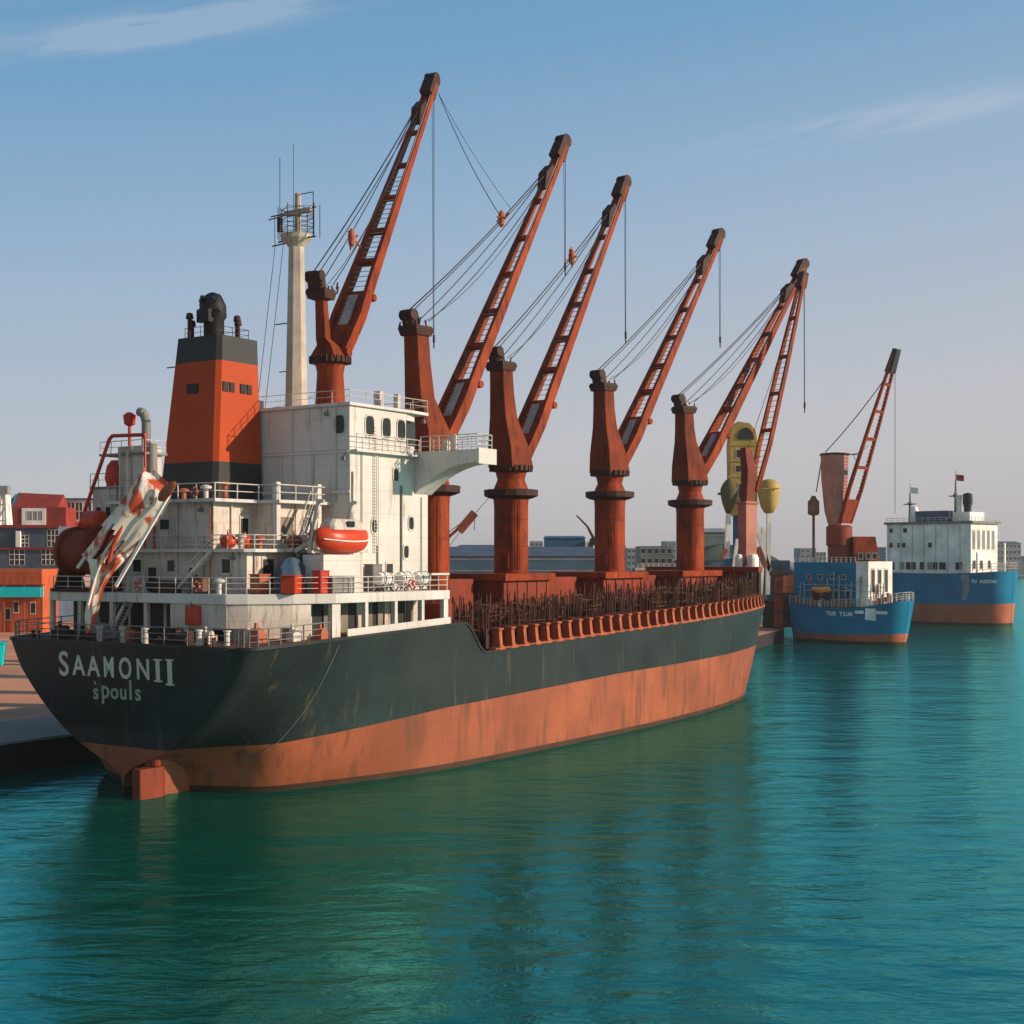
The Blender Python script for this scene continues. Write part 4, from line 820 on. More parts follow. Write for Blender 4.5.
m = MB(); m.lathe(0, 0, [(.9, -.5), (.95, -.45), (.95, .5), (1.0, .55), (.95, .6), (.95, 1.6), (1.0, 1.65), (.95, 1.7), (.95, 2.4), (.7, 2.55), (.1, 2.6)], 20); m.build('tank_shell', M['navy'], t, smooth=35)
m = MB()
for a in range(4): m.box(.62 * math.cos(a * 1.571 + .78) - .1, .62 * math.cos(a * 1.571 + .78) + .1, .62 * math.sin(a * 1.571 + .78) - .1, .62 * math.sin(a * 1.571 + .78) + .1, -.95, -.4)
m.build('leg', M['craned'], t)
for k, (s_, y_, lab) in enumerate(((-24.6, -13.3, 'white liferaft canister nearest the lifeboat on the boat deck'), (-21.6, -13.3, 'white liferaft canister midway along the boat deck rail'), (-19.0, -13.3, 'white liferaft canister nearest the bow end of boat deck'))):
    t = onship('liferaft_canister', lab, 'liferaft', s_, y_, 16.95, 'liferaft canisters on the boat deck')
    m = MB(); m.rings([[(x, .62 * r * math.cos(a), 1.15 + .62 * r * math.sin(a)) for a in [2 * math.pi * i / 18 for i in range(18)]] for x, r in ((-1.0, .3), (-.9, .85), (-.7, 1), (-.06, 1), (-.05, 1.06), (.05, 1.06), (.06, 1), (.7, 1), (.9, .85), (1.0, .3))]); m.build('canister', M['whitewall'], t, smooth=40)
    m = MB()
    for x in (-.6, .6): m.bar((x, -.6, 0), (x, 0, .62), .1, .1); m.bar((x, .6, 0), (x, 0, .62), .1, .1); m.bar((x, -.65, .45), (x, .65, .45), .1, .12)
    m.build('cradle', M['craned'], t)
    m = MB()
    for x in (-.45, .45): m.poly([(x, .65 * math.cos(a), 1.15 + .65 * math.sin(a)) for a in [2 * math.pi * i / 18 for i in range(19)]], .035, 4)
    m.build('strap', M['black'], t)
for k, (s_, y_, z_, mt, lab) in enumerate(((-37.0, -6.0, 20.8, 'lifeboat', 'round orange red buoy by the lit deckhouse corner'), (-35.2, -6.2, 20.8, 'lifeboat', 'orange red buoy right of the lit deckhouse corner'), (-31.0, -8.2, 20.8, 'boot', 'faded rust coloured buoy near the curtained window'), (-38.9, 1.2, 16.95, 'navy', 'dark fender ball on the aft boat deck'))):
    t = onship('buoy', lab, 'buoy', s_, y_, z_)
    m = MB(); m.lathe(0, 0, [(.1, 0), (.5, .12), (.72, .5), (.7, .85), (.45, 1.15), (.14, 1.25), (.1, 1.45)], 18); m.build('float', M[mt], t, smooth=50)
    m = MB(); m.poly([(.14 * math.cos(a), 0, 1.5 + .14 * math.sin(a)) for a in [2 * math.pi * i / 12 for i in range(13)]], .035, 5); m.build('ring', M['craned'], t)
for (s_, y_, z_, lx, ly, lz, mt, lab) in ((-39.2, -1.0, 16.95, 1.0, 2.2, 1.0, 'darkrust', 'low dark rusty crate on the aft boat deck'), (-39.0, -4.5, 16.95, .9, 1.6, 1.3, 'brownclut', 'brown crate by the aft boat deck rail'), (-37.2, -9.9, 16.95, 1.3, 1.1, 1.6, 'bootorange', 'rust orange locker at the curved end of boat deck'), (-23.2, -10.9, 16.95, 1.4, 1.0, 2.4, 'grey', 'tall grey locker against the white house side')):
    crate_thing('locker', lab, 'locker', s_, y_, z_, lx, ly, lz, mt)
for k, (s_, y_, z_, rz, lab) in enumerate(((-40.35, -5.6, 17.6, 0, 'orange lifebuoy on the aft boat deck rail above red fire box'), (-40.35, 1.6, 17.6, 0, 'orange lifebuoy on the aft boat deck rail left of centre'), (-37.7, -2.6, 25.8, 0, 'orange lifebuoy on the rail below the funnel'), (-22.4, -14.75, 17.7, R(90), 'orange lifebuoy on side rail beside the liferaft canisters'))):
    t = onship('lifebuoy', lab, 'lifebuoy', s_, y_, z_, 'lifebuoys on the rails', rz)
    m = MB(); rs = []
    for i in range(24):
        a = 2 * math.pi * i / 24; rs.append([(.08 * math.cos(b_), (.36 + .09 * math.sin(b_)) * math.cos(a), (.36 + .09 * math.sin(b_)) * math.sin(a)) for b_ in [2 * math.pi * q / 8 for q in range(8)]])
    m.rings(rs + [rs[0]], cap=False); m.build('ring', M['lifeboat'], t, smooth=60)
    for a in range(4): m = MB(); m.rings([[(.09 * math.cos(b_), (.36 + .1 * math.sin(b_)) * math.cos(a * 1.571 + d_), (.36 + .1 * math.sin(b_)) * math.sin(a * 1.571 + d_)) for b_ in [2 * math.pi * q / 8 for q in range(8)]] for d_ in (-.12, .12)]); m.build('band', M['whitewall'], t)
# red winch drum, pipe frame and machinery on the port quarter
wd = onship('winch', 'big rust red drum winch on the far stern corner', 'winch', -38.6, 10.2, 16.95)
m = MB(); m.rings([[(x + 2.35 * r * math.cos(a), y, 3.6 + 2.35 * r * math.sin(a)) for a in [2 * math.pi * i / 26 for i in range(26)]] for y, x, r in ((-2.4, 0, .75), (-2.2, 0, 1), (-1.7, 0, 1.04), (-1.6, 0, .9), (1.4, 0, .86), (1.5, 0, 1.0), (2.0, 0, .98), (2.3, 0, .7))]); m.build('drum', M['house'], wd, smooth=40)
m = MB()
for y in (-2.6, 2.5): m.prism([(-1.8, y - .15), (1.8, y - .15), (1.8, y + .15), (-1.8, y + .15)], 0, 3.9, [(-.6, y - .15), (.6, y - .15), (.6, y + .15), (-.6, y + .15)])
m.box(-2.0, 2.0, -2.9, 2.8, 0, .3); m.build('frame', M['darkrust'], wd)
m = MB(); m.rings([[(.2 + .9 * r * math.cos(a), y, 6.5 + .9 * r * math.sin(a)) for a in [2 * math.pi * i / 16 for i in range(16)]] for y, r in ((-1.6, .8), (-1.5, 1), (0.3, 1), (.4, .7))]); m.build('motor', M['lifeboat'], wd, smooth=40)
m = MB(); m.poly([(.6, 1.9, 6.0), (.6, -2.2, 13.9), (.6, -2.6, 14.2), (.6, -7.0, 14.1)], .17, 8); m.tube((.6, 1.9, 3), (.6, 1.9, 6.2), .17); m.tube((.6, -6.9, 14.1), (.6, -6.9, 4), .14); m.build('pipe_frame', M['red'], wd)
mt_ = onship('machinery_tower', 'stepped white deck machinery tower with grey vent pipe', 'machinery', -36.2, 6.8, 20.8)
MB().box(-1.2, 1.4, 1.0, 4.2, -3.8, 5.6).build('lower_casing', M['dirty'], mt_, bevel=.06)
MB().box(-1.0, 1.2, -2.4, 1.0, 0, 9.4).build('upper_casing', M['dirty'], mt_, bevel=.06)
m = MB(); m.box(-1.3, 1.5, -2.8, 3.2, 8.6, 8.8); m.box(-1.3, 1.5, .8, 4.5, 5.6, 5.8); m.build('platform', M['grey'], mt_)
m = MB(); m.poly([(-.2, -1.9, 8), (-.2, -1.9, 11.6), (-.2, -1.6, 12.4), (-.2, -1.0, 12.6)], .42, 12); m.tube((-.2, -2.6, 4), (-.2, -2.6, 9.6), .5, n=12); m.build('vent_pipe', M['grey'], mt_, smooth=40)
m = MB(); m.lathe(-.6, 1.6, [(.9, 5.8), (1.1, 6.6), (.9, 7.7), (.5, 8.2)], 14); m.lathe(-.3, .2, [(.15, 8.8), (.15, 11.3), (.5, 11.5), (.6, 12.3), (.2, 12.6)], 12); m.build('red_cowl', M['red'], mt_, smooth=40)
railing(mt_, [(-1.3, 3.0, 8.8), (-1.3, -2.7, 8.8), (1.4, -2.7, 8.8)], 1.1, 2, 1.2, 'rail', .04)
railing(mt_, [(-1.3, 4.4, 5.8), (-1.3, 1.0, 5.8)], 1.2, 2, .9, 'rail', .04)
for a in (2.0, 3.3): window(mt_, ('s', -1.2, -1), a, 3.2, .7, 1.4, 'opening', True)
m = MB(); m.tube((-1.35, -.7, 3), (-1.35, -.7, 9), .12); m.tube((-1.35, .3, 0), (-1.35, .3, 9), .09); m.build('pipe', M['dirty'], mt_)
# torn tarpaulin hanging over the stern: irregular sheet with depth and folds
def tarp_material():
    m = bpy.data.materials.new('tarp_cloth'); m.use_nodes = True; nt = m.node_tree; L = nt.links; b = nt.nodes['Principled BSDF']
    tc = N(nt, 'ShaderNodeTexCoord'); mp = N(nt, 'ShaderNodeMapping'); mp.inputs['Rotation'].default_value = (R(-38), 0, 0); mp.inputs['Scale'].default_value = (1, 1.0, .32); L.new(tc.outputs['Object'], mp.inputs[0])
    n = N(nt, 'ShaderNodeTexNoise'); n.inputs['Scale'].default_value = .75; n.inputs['Detail'].default_value = 3; n.inputs['Distortion'].default_value = 1.2; L.new(mp.outputs[0], n.inputs['Vector'])
    r = N(nt, 'ShaderNodeValToRGB'); L.new(n.outputs['Fac'], r.inputs[0]); r.color_ramp.elements[0].position = .45; r.color_ramp.elements[0].color = (.78, .70, .60, 1); r.color_ramp.elements[1].position = .55; r.color_ramp.elements[1].color = (.55, .075, .02, 1)
    L.new(r.outputs[0], b.inputs['Base Color']); b.inputs['Roughness'].default_value = .45; return m
M['tarp'] = tarp_material()
tp = onship('tarpaulin', 'torn white and red tarpaulin hanging slanted over the stern', 'tarpaulin', -43.0, 5.0, 16.95)
# outline as rows down its length: (height z above boat deck, left y, right y, s offset)
rows = [(z, a, b2, o_) for z, a, b2, o_ in ((10.62, -5.42, -6.12, 1.6), (9.3, -5.35, -7.59, 1.3), (8.01, -4.59, -7.77, 1.0), (6.74, -3.43, -6.91, 0.8), (5.46, -2.36, -5.78, 0.5), (4.17, -1.3, -4.64, 0.3), (3.14, -0.26, -3.6, 0.1), (2.53, -1.15, -3.33, 0), (1.58, -1.03, -2.43, 0), (0.27, -0.77, -1.77, -0.1), (-1.03, -0.54, -1.32, -0.2), (-2.34, -0.27, -0.81, -0.2), (-4.17, -0.23, -0.47, -0.2))]
m = MB(); NX = 18
def tarp_pt(t, u, side):
    zs_ = [r[0] for r in rows[::-1]]
    k = t * (len(rows) - 1); i = min(int(k), len(rows) - 2); f = k - i
    r_ = [rows[i][c] * (1 - f) + rows[i + 1][c] * f for c in range(4)]
    y = r_[1] + (r_[2] - r_[1]) * u; wdt = abs(r_[2] - r_[1])
    fold = .16 * wdt * (math.sin(u * 9.0 + t * 5) * .5 + math.sin(u * 17 - t * 7) * .25) + .3 * wdt * (u - .5) ** 2 - .1 * wdt * math.sin(math.pi * u)
    fold += -.85 * (y - (r_[1] + r_[2]) / 2)
    return (r_[3] + fold + side * .06, y + .12 * math.sin(t * 23 + u * 3), r_[0] + .25 * math.sin(u * 6.3 + t * 3))
G = [[[m.bm.verts.new(tarp_pt(i / 40, j / NX, sd)) for j in range(NX + 1)] for i in range(41)] for sd in (-1, 1)]
def hole(i, j):
    t, u = i / 40, j / NX
    return (.24 < t < .50 and .30 < u < .40 + .1 * math.sin(t * 20)) or (.36 < t < .56 and .52 < u < .60) or (t > .3 and t < .52 and u < .09)
for i in range(40):
    for j in range(NX):
        if hole(i, j): continue
        for sd in (0, 1): q = [G[sd][i][j], G[sd][i][j + 1], G[sd][i + 1][j + 1], G[sd][i + 1][j]]; m.face(q if sd else q[::-1])
o = m.build('cloth', M['tarp'], tp, smooth=60)
m = MB(); m.bar((2.6, -7.7, 9.4), (1.0, -2.3, .4), .22, .3); m.build('spar', M['red'], tp)
m = MB(); m.bar((1.9, -8.2, 8.6), (.6, -2.9, .6), .2, .26); m.bar((-.1, -.3, -4.2), (-.1, -.3, -1.8), .1, .1); m.build('spar', M['whitewall'], tp)
m = MB(); m.poly([(1.5, -5.2, 10.4), (.7, -3.2, 7.2), (.3, -1.2, 4.8), (-.3, .1, 3.0), (-.5, .7, 2.2)], .16, 6); m.poly([(.2, -4.2, 5.6), (-.3, -2.6, 3.6), (-.5, -1.6, 1.4), (-.6, -.8, -1.0)], .13, 6); m.build('strand', M['whitewall'], tp)
m = MB(); m.poly([(.8, -6.0, 8.2), (.2, -4.4, 6.2), (-.1, -3.4, 4.2), (-.2, -3.0, 2.8)], .2, 6); m.poly([(.5, -4.4, 7.0), (.0, -2.9, 4.6), (-.3, -2.0, 2.4)], .15, 6); m.build('strand', M['lifeboat'], tp)
m = MB(); m.rings([[Vector((1.9, -8.1, 8.7)) + Vector((-.3, .5 * math.cos(t) * q, .45 * math.sin(t) * q)) * 1 + Vector((.25 * k, -.5 * k, .55 * k)) for t in [2 * math.pi * i / 12 for i in range(12)]] for k, q in ((-1, .6), (-.6, 1.1), (.2, 1.2), (.9, .9), (1.3, .4))]); m.build('block', M['boot'], tp, smooth=40)

# ================================================================ other vessels
def small_hull(L_, B_, d, bow, bt):
    rows = []
    h2 = L_ / 2
    for x, kd, kw in ((-1, .72, .55), (-.985, .80, .64), (-.95, .87, .74), (-.88, .94, .84), (-.7, 1, .95), (-.4, 1, 1), (0, 1, 1), (.3, 1, .97), (.5, .98, .9), (.66, .94, .8), (.79, .86, .66), (.88, .74, .5), (.94, .57, .35), (.98, .33, .18), (1, .01, .01)):
        rake = bow * max(0, x) ** 3; st = .05 * L_ * max(0, -x - .5)
        rows.append((x * h2 + rake, kd * B_ / 2, x * h2 + st, kw * B_ / 2))
    return hull_stations(rows, 3)
def dfun(L_, d0, sheer): return lambda s: d0 + sheer * max(0, s / (L_ / 2)) ** 2 + 0.45 * sheer * max(0, -s / (L_ / 2)) ** 2
# nearer small blue ship
A3 = R(141)
V3 = thing('coaster', 'small blue coaster with orange waterline moored beyond the big ship', 'ship', (81.2, 341, 0), R(90) - A3)
HS3 = small_hull(30, 12.5, 8.6, 1.6, 1.8); d3 = dfun(30, 8.2, 1.6)
H3 = build_hull('hull', HS3, d3, lambda s: 1.9 + .5 * max(0, s / 14), [M['shipblue'], M['bootorange'], M['deck'], M['slime']], V3)
def shipbox(parent, name, x0, x1, y0, y1, z0, z1, mat, bevel=.05):
    return MB().box(x0, x1, y0, y1, z0, z1).build(name, M[mat], parent, bevel=bevel)
dh = shipbox(V3, 'deckhouse', -13.6, 5.0, -4.5, 5.0, 8.6, 19.0, 'shipblue')
wh = shipbox(V3, 'wheelhouse', 5.05, 8.6, -4.6, 4.6, 8.6, 19.2, 'whitewall')
for y in (-2.9, -.4, 2.1): window(wh, ('s', 8.6, 1), y, 14.6, 1.3, 5.2, 'opening', True)
for a in (-9, -5.5, -2, 1.5):
    window(dh, ('y', -4.5, -1), a, 15.5, 1.0, 1.0, 'glass', True); window(dh, ('y', -4.5, -1), a + 1.2, 11.2, 1.1, 2.2, 'opening', True, name='door')
A_ = [(s_[0], -(s_[1] - .2), d3(s_[0])) for s_ in HS3][::3]
railing(V3, A_, 2.0, 4, 1.0, 'rail', .07); railing(V3, [(x, -y, z) for x, y, z in A_], 2.0, 3, 1.6, 'rail', .06)
railing(V3, [(-13.4, -4.4, 19), (4.8, -4.4, 19)], 1.2, 2, 1.4, 'rail', .06)
m = MB()
for _ in range(70):
    x = random.uniform(-12.5, 11); y = random.uniform(-5.2, -1) if x < 5 else random.uniform(-3, 3); z = d3(x); hh = random.uniform(.6, 3.4)
    m.box(x, x + random.uniform(.15, .9), y, y + random.uniform(.15, .8), z, z + hh)
m.build('deck_gear', M['brownclut'], V3)
for x, h_ in ((-11.5, 5.5), (-8.2, 7), (-4.8, 6.2), (-1.4, 8.5), (2.2, 6), (6.4, 7.5), (9.0, 4.5), (10.6, 5.2)):
    m = MB(); m.tube((x, -4.9 if x < 8 else -2.0, d3(x)), (x + .3, -4.9 if x < 8 else -2.0, d3(x) + h_), .1); m.bar((x - .7, -4.9 if x < 8 else -2.0, d3(x) + h_ * .8), (x + .8, -4.9 if x < 8 else -2.0, d3(x) + h_ * .8), .12, .12); m.build('deck_post', M[random.choice(('rail', 'bootorange', 'grey'))], V3)
for x, w_, h_, mt in ((-8.8, 1.6, 1.8, 'bootorange'), (-6.0, 1.2, 1.2, 'whitewall'), (-1.0, 2.2, 1.5, 'bootorange'), (2.2, 1.4, 2.2, 'brownclut'), (7.4, 1.6, 1.6, 'whitewall'), (9.4, 1.2, 1.3, 'bootorange'), (10.8, .9, 1.0, 'grey')):
    m = MB(); m.box(x, x + w_, -4.9 if x < 5 else -3, -3.9 if x < 5 else -1.6, d3(x), d3(x) + h_); m.tube((x + w_ / 2, -4.5 if x < 5 else -2.4, d3(x) + h_), (x + w_ / 2, -4.5 if x < 5 else -2.4, d3(x) + h_ + .5), w_ * .3, n=10); m.build('deck_locker', M[mt], V3)
m = MB()
for x in (-10, -6.5, -3, .5, 4, 6.5, 9.6): m.tube((x, -5.0, 8.6), (x, -5.0, random.uniform(13, 16)), .09)
for z in (12.2, 13.6): m.tube((-10, -5, z), (9.6, -4.6, z), .06)
for x in (8.8, 9.4, 10.2): m.box(x, x + .25, -1.2, -.9, 9, 14)
m.build('deck_frame', M['rail'], V3)
yb = thing('rowing_boat', 'yellow open boat stowed on the small blue ship deck', 'boat', (73.6, 337.9, 11.6), R(90) - A3)
MB().rings(boat_rings(5.4, 1.9, 1.7)).build('hull', M['yellowboat'], yb, smooth=60)
m = MB(); m.poly([(-2.6, -.5, 1.5), (-1.2, -.98, 1.2), (1.2, -.98, 1.2), (2.6, -.5, 1.5)], .09, 6); m.build('gunwale', M['whitewall'], yb)
m = MB(); m.box(-1.8, -1.5, -1.0, 1.0, -1.6, .4); m.box(1.5, 1.8, -1.0, 1.0, -1.6, .4); m.build('chock', M['craned'], yb)
# white board and faded lettering on its bow
def hull_frame(HSx, dkf, s_d, z):
    A = np.array(HSx)
    def P(s_, zz):
        st = [np.interp(s_, A[:, 0], A[:, c]) for c in range(4)]; p = hull_pt(st, zz, dkf(s_)); return Vector((p[0], -p[1], p[2]))
    p = P(s_d, z); tx = (P(s_d + .4, z) - P(s_d - .4, z)).normalized(); up = (P(s_d, z + .3) - P(s_d, z - .3)).normalized(); nn = tx.cross(up).normalized()
    return p, tx, up, nn
def hull_text(HSx, dkf, txt, s0, z, size, step, mat, parent):
    for i, ch in enumerate(txt):
        if ch == ' ': continue
        p, tx, up, nn = hull_frame(HSx, dkf, s0 + i * step, z); text_mesh('letter', ch, size, mat, parent, p + nn * .05, tx, up, bold=.05)
hull_text(HS3, d3, 'TUE TSUM', -1.8, 6.4, 1.3, .95, M['whitewall'], H3)
p, tx, up, nn = hull_frame(HS3, d3, 10.2, 7.0)
m = MB(); q = p + nn * .12
m.rings([[q + tx * a + up * b2 + nn * o_ for a, b2 in ((-1.35, -1.3), (1.25, -1.5), (1.3, 1.3), (-1.25, 1.35))] for o_ in (-.4, .06)]); m.build('name_board', M['whitewall'], H3)
m = MB()
for s_, w_ in ((7.2, 1.2), (12.2, .6), (13.1, .4), (13.8, .3)):
    p, tx, up, nn = hull_frame(HS3, d3, s_, 7.4); m.rings([[p + nn * .03 + tx * a + up * b2 + nn * o_ for a, b2 in ((-w_, -.35), (w_, -.35), (w_, .35), (-w_, .35))] for o_ in (-.25, .06)])
m.build('paint_stripe', M['whitewall'], H3)
m = MB(); m.poly([(-13.8, -4.6, 8.4), (-11.6, -6.2, 0)], .06); m.poly([(-13.0, -4.9, 8.4), (-9.6, -6.6, .2)], .06); m.build('mooring_line', M['rope'], V3)

# larger blue ship beyond
A2 = R(136)
V2 = thing('coaster', 'large blue ship with grey white block superstructure at right edge', 'ship', (135.4, 440, 0), R(90) - A2)
HS2 = small_hull(40, 19, 15, .9, 5); d2 = dfun(40, 15.3, .8)
H2 = build_hull('hull', HS2, d2, lambda s: 6.0 + .4 * max(0, s / 22), [M['shipblue'], M['bootorange'], M['deck'], M['slime']], V2)
SB = shipbox(V2, 'superstructure', -17, 11.5, -8.3, 8.3, 15.0, 30.4, 'whitewall')
m = MB(); m.box(-17.6, 12.4, -8.9, 8.9, 30.4, 31.2); m.build('roof', M['grey'], SB)
for a in (-15.5, -10.5): window(SB, ('y', -8.3, -1), a, 28.6, 1.3, 1.3, 'opening', True)
for a in (-15.5, -12.8, -11, -2): window(SB, ('y', -8.3, -1), a, 24.0, 1.2 if a != -12.8 else .7, 1.4, 'opening', True)
for a in (-15, -11.6, -9.4, -7.6, -4.6, -2, -.2, 2.2, 7.6): window(SB, ('y', -8.3, -1), a, 17.6, 1.6 if a not in (7.6, 2.2) else 2.2, 2.2, 'opening' if a not in (-11.6, -2) else 'greywall', True)
for y in (-6.6, -3.6, -.6, 2.4, 5.4): window(SB, ('s', 11.5, 1), y, 25.5, 1.6, 5.5, 'greywall', True)
for y in (-6.4, -2, 3): window(SB, ('s', 11.5, 1), y, 18.0, 1.6, 2.4, 'opening', True)
m = MB(); 
for x in (-16, -12, -8, -4, 0, 4, 8): m.tube((x, -8.42, 15.5), (x, -8.42, 30.2), .1)
m.build('downpipe', M['dirty'], SB)
railing(V2, [(-17, -8.6, 31.2), (12, -8.6, 31.2), (12, 8.6, 31.2)], 1.2, 2, 2, 'rail', .07)
A_ = [(s_[0], -(s_[1] - .2), d2(s_[0])) for s_ in HS2 if s_[0] > 8][::3]
railing(V2, A_ + [(x, -y, z) for x, y, z in A_[::-1]], 2.4, 3, 1.6, 'rail', .09)
def far_mast(parent, x, y, z0, z1, flag=True):
    m = MB(); m.tube((x, y, z0), (x, y, z1), .55, .25, 8); m.bar((x - 2.2, y, z0 + (z1 - z0) * .62), (x + 2.2, y, z0 + (z1 - z0) * .62), .35, .35); m.lathe(x, y, [(.5, z0 + (z1 - z0) * .58), (1.0, z0 + (z1 - z0) * .62), (.4, z0 + (z1 - z0) * .7)], 10); m.tube((x, y, z1), (x, y, z1 + 3), .09)
    mo = m.build('mast', M['grey'], parent)
    if flag:
        f = MB(); pts = [[(x + .2 + i * .42, y + .12 * math.sin(i * 1.3), z1 + 1.8 - j * 1.9 - .06 * i) for j in (0, 1)] for i in range(7)]
        V = [[[f.bm.verts.new((p[0], p[1] + o_, p[2])) for p in c_] for c_ in pts] for o_ in (-.02, .02)]
        for i in range(6):
            for k in (0, 1): q = [V[k][i][0], V[k][i + 1][0], V[k][i + 1][1], V[k][i][1]]; f.face(q if k else q[::-1])
        f.build('flag', M[flag], mo)
    return mo
far_mast(V2, 2.0, 0, 31.2, 44.0, 'red'); far_mast(V2, -12.5, -2, 31.2, 40.5, 'whitewall')
m = MB(); m.box(-9.5, 1, -4, 4, 31.2, 34.6); m.build('deckhouse', M['slate'], V2)
m = MB(); m.lathe(6.0, 0, [(1.1, 31.2), (1.1, 35.5), (1.5, 37), (1.4, 39.6), (.4, 40)], 14); m.build('exhaust_pipe', M['black'], V2, smooth=40)
m = MB(); m.lathe(3.6, -1, [(.8, 31.2), (.8, 38), (1.1, 38.6), (.3, 39.2)], 12); m.build('ventilator', M['whitewall'], V2, smooth=40); MB().box(4, 9.4, -5, 4, 31.2, 34).build('deckhouse', M['whitewall'], V2); m = MB(); m.lathe(-10.4, -3, [(1.3, 31.2), (1.3, 34.6), (.9, 36), (.2, 36.4)], 12); m.build('ventilator', M['whitewall'], V2, smooth=40)
m = MB(); m.box(17.8, 18.2, -.4, .4, 15.6, 24.5); m.build('foremast', M['whitewall'], V2)
hull_text(HS2, d2, 'TU RGOON', 12.4, 12.6, 1.3, .85, M['whitewall'], H2)
m = MB()
for k in range(5):
    p, tx, up, nn = hull_frame(HS2, d2, 10.2 + .35 * math.sin(k), 14.2 - k * 1.5); w_ = 1.3 - .15 * k
    m.rings([[p + nn * .02 + tx * a + up * b2 + nn * o_ for a, b2 in ((-w_, -.8), (w_ * .9, -.8), (w_, .8), (-w_, .8))] for o_ in (-.3, .05)])
m.build('paint_patch', M['greywall'], H2)

# ================================================================ harbour beyond
def px(x, y, Zd): return ((x - 512) / 1422.2 * Zd, 20 - (y - 558) * Zd / 1422.2)
# dock crane behind the coaster
X0, Zq = 117.5 - 28, 372
DC = thing('dock_crane', 'slewing dock crane with faded red drum above the small blue ship', 'crane', (84.2, 366, 2.0))
m = MB(); m.lathe(0, 0, [(2.9, -3), (2.9, 21), (3.3, 21.3), (3.3, 26.0), (2.6, 26.5)], 24); m.build('pedestal', M['house'], DC, smooth=30)
m = MB(); m.rings([[(-1.2 + k * r * math.cos(a), k * r * math.sin(a) , z) for a in [2 * math.pi * i / 12 for i in range(12)]] for r, k, z in ((1.6, 1, 26.3), (2.6, 1, 30), (3.4, 1, 38), (3.6, 1, 44.4))]); m.build('drum', M['pink'], DC)
m = MB(); m.lathe(-1.2, 0, [(3.7, 44.4), (3.8, 44.6), (3.7, 44.9), (.5, 45.2)], 20); m.tube((-4.6, 0, 44.8), (5.6, 0, 44.6), .12); m.build('drum_cap', M['craned'], DC)
m = MB(); m.lathe(-6.6, 0, [(1.0, 29), (1.5, 29.4), (1.5, 32.6), (1.0, 33), (.5, 34)], 8); m.bar((-6.6, 0, 4), (-6.6, 0, 29.2), .5, .5); m.bar((-5.9, 0, 35), (-4.4, 0, 44), .25, .25); m.build('counterweight', M['brownclut'], DC, smooth=40)
P = Vector((1.4, -.5, 27)); Hd = Vector((12.9, -6, 69.8)); a = (Hd - P).normalized(); lt = Vector((.74, .67, 0)).normalized(); nn = lt.cross(a); Lc = (Hd - P).length
m = MB()
for sg in (-1, 1): loft_rect(m, [(P + a * (Lc * t) + lt * (sg * w), lt, nn, .28, dd) for t, w, dd in ((0, 2.1, .6), (.2, 2.7, .5), (.6, 2.0, .4), (1, .8, .35))])
loft_rect(m, [(P + a * (Lc * t), lt, nn, w, .4) for t, w in ((0, 2), (.14, 2.5))])
for t, w in ((.33, 2.1), (.5, 1.9), (.66, 1.6), (.82, 1.2), (.97, .8)): loft_rect(m, [(P + a * (Lc * (t + d)), lt, nn, w, .4) for d in (-.008, .008)])
jb = m.build('jib', M['crane'], DC)
m = MB()
for t in np.linspace(.18, .95, 36): m.tube(P + a * (Lc * t) - lt * 2.2 * (1 - .5 * t), P + a * (Lc * t) + lt * 2.2 * (1 - .5 * t), .09, n=4)
tag(m.build('rungs', M['ladder'], jb), kind='stuff')
m = MB(); loft_rect(m, [(Hd - a * 5, lt, nn, 1.1, 1.0), (Hd + a * 1.2, lt, nn, .9, .7)]); m.build('sheave_head', M['black'], jb)
m = MB(); m.sag((-3.6, 0, 45.2), Hd - a * 4.5, .13, .8); m.sag((1.8, 0, 45), Hd - a * 24, .08, 1); m.sag((3.6, 0, 44.8), Hd - a * 30, .08, .6); m.tube(Hd - a * .5, Hd - a * .5 - Vector((0, 0, 40)), .07); m.build('cable', M['cable'], DC)
ob = MB().prism([(2.9, -3.5), (10.8, -3.0), (10.8, 3.5), (2.9, 3.5)], 10, 23.5, [(2.9, -3.5), (8.6, -3.0), (8.6, 3.5), (2.9, 3.5)]).build('machine_house', M['crane'], DC, bevel=.1)
for x in (4.6, 6.6, 8.2): window(ob, ('y', -3.55, -1), x, 18.5, 1.1, 1.4, 'opening', True)
# mustard tower with bulb shaped hoppers
YT = thing('hopper_tower', 'mustard yellow arched tower with two round hoppers behind the bow', 'tower', (58.6, 362, 2.8))
m = MB()
prof = [(-3.4, 28), (3.4, 28), (3.7, 46), (3.2, 49.6), (1.6, 51.4), (-1.4, 51.8), (-3.1, 50.4), (-3.7, 46)]
m.rings([[(x, y, z) for x, z in prof] for y in (-2.4, 2.4)]); TW = m.build('tower_body', M['yellow'], YT, bevel=.25)
m = MB(); m.rings([[(.5 + 2.1 * math.cos(t), y, 47.2 + 3.0 * math.sin(t)) for t in np.linspace(0, math.pi, 12)] for y in (-2.6, -2.2)]); m.build('arch_window', M['opening'], TW)
for x, z, w_, h_ in ((-1.2, 43.6, 1.4, 2.0), (1.5, 43.6, 1.4, 2.0), (-1.4, 39.8, 1.3, 1.6), (1.2, 39.8, 1.3, 1.6), (0, 34.2, 2.6, 3.6)): window(TW, ('y', -2.4, -1), x, z, w_, h_, 'opening', True)
m = MB(); 
for z in (37.6, 41.6, 45.6): m.box(-3.75, 3.75, -2.55, -2.35, z, z + .35)
m.build('band', M['yellow'], TW)
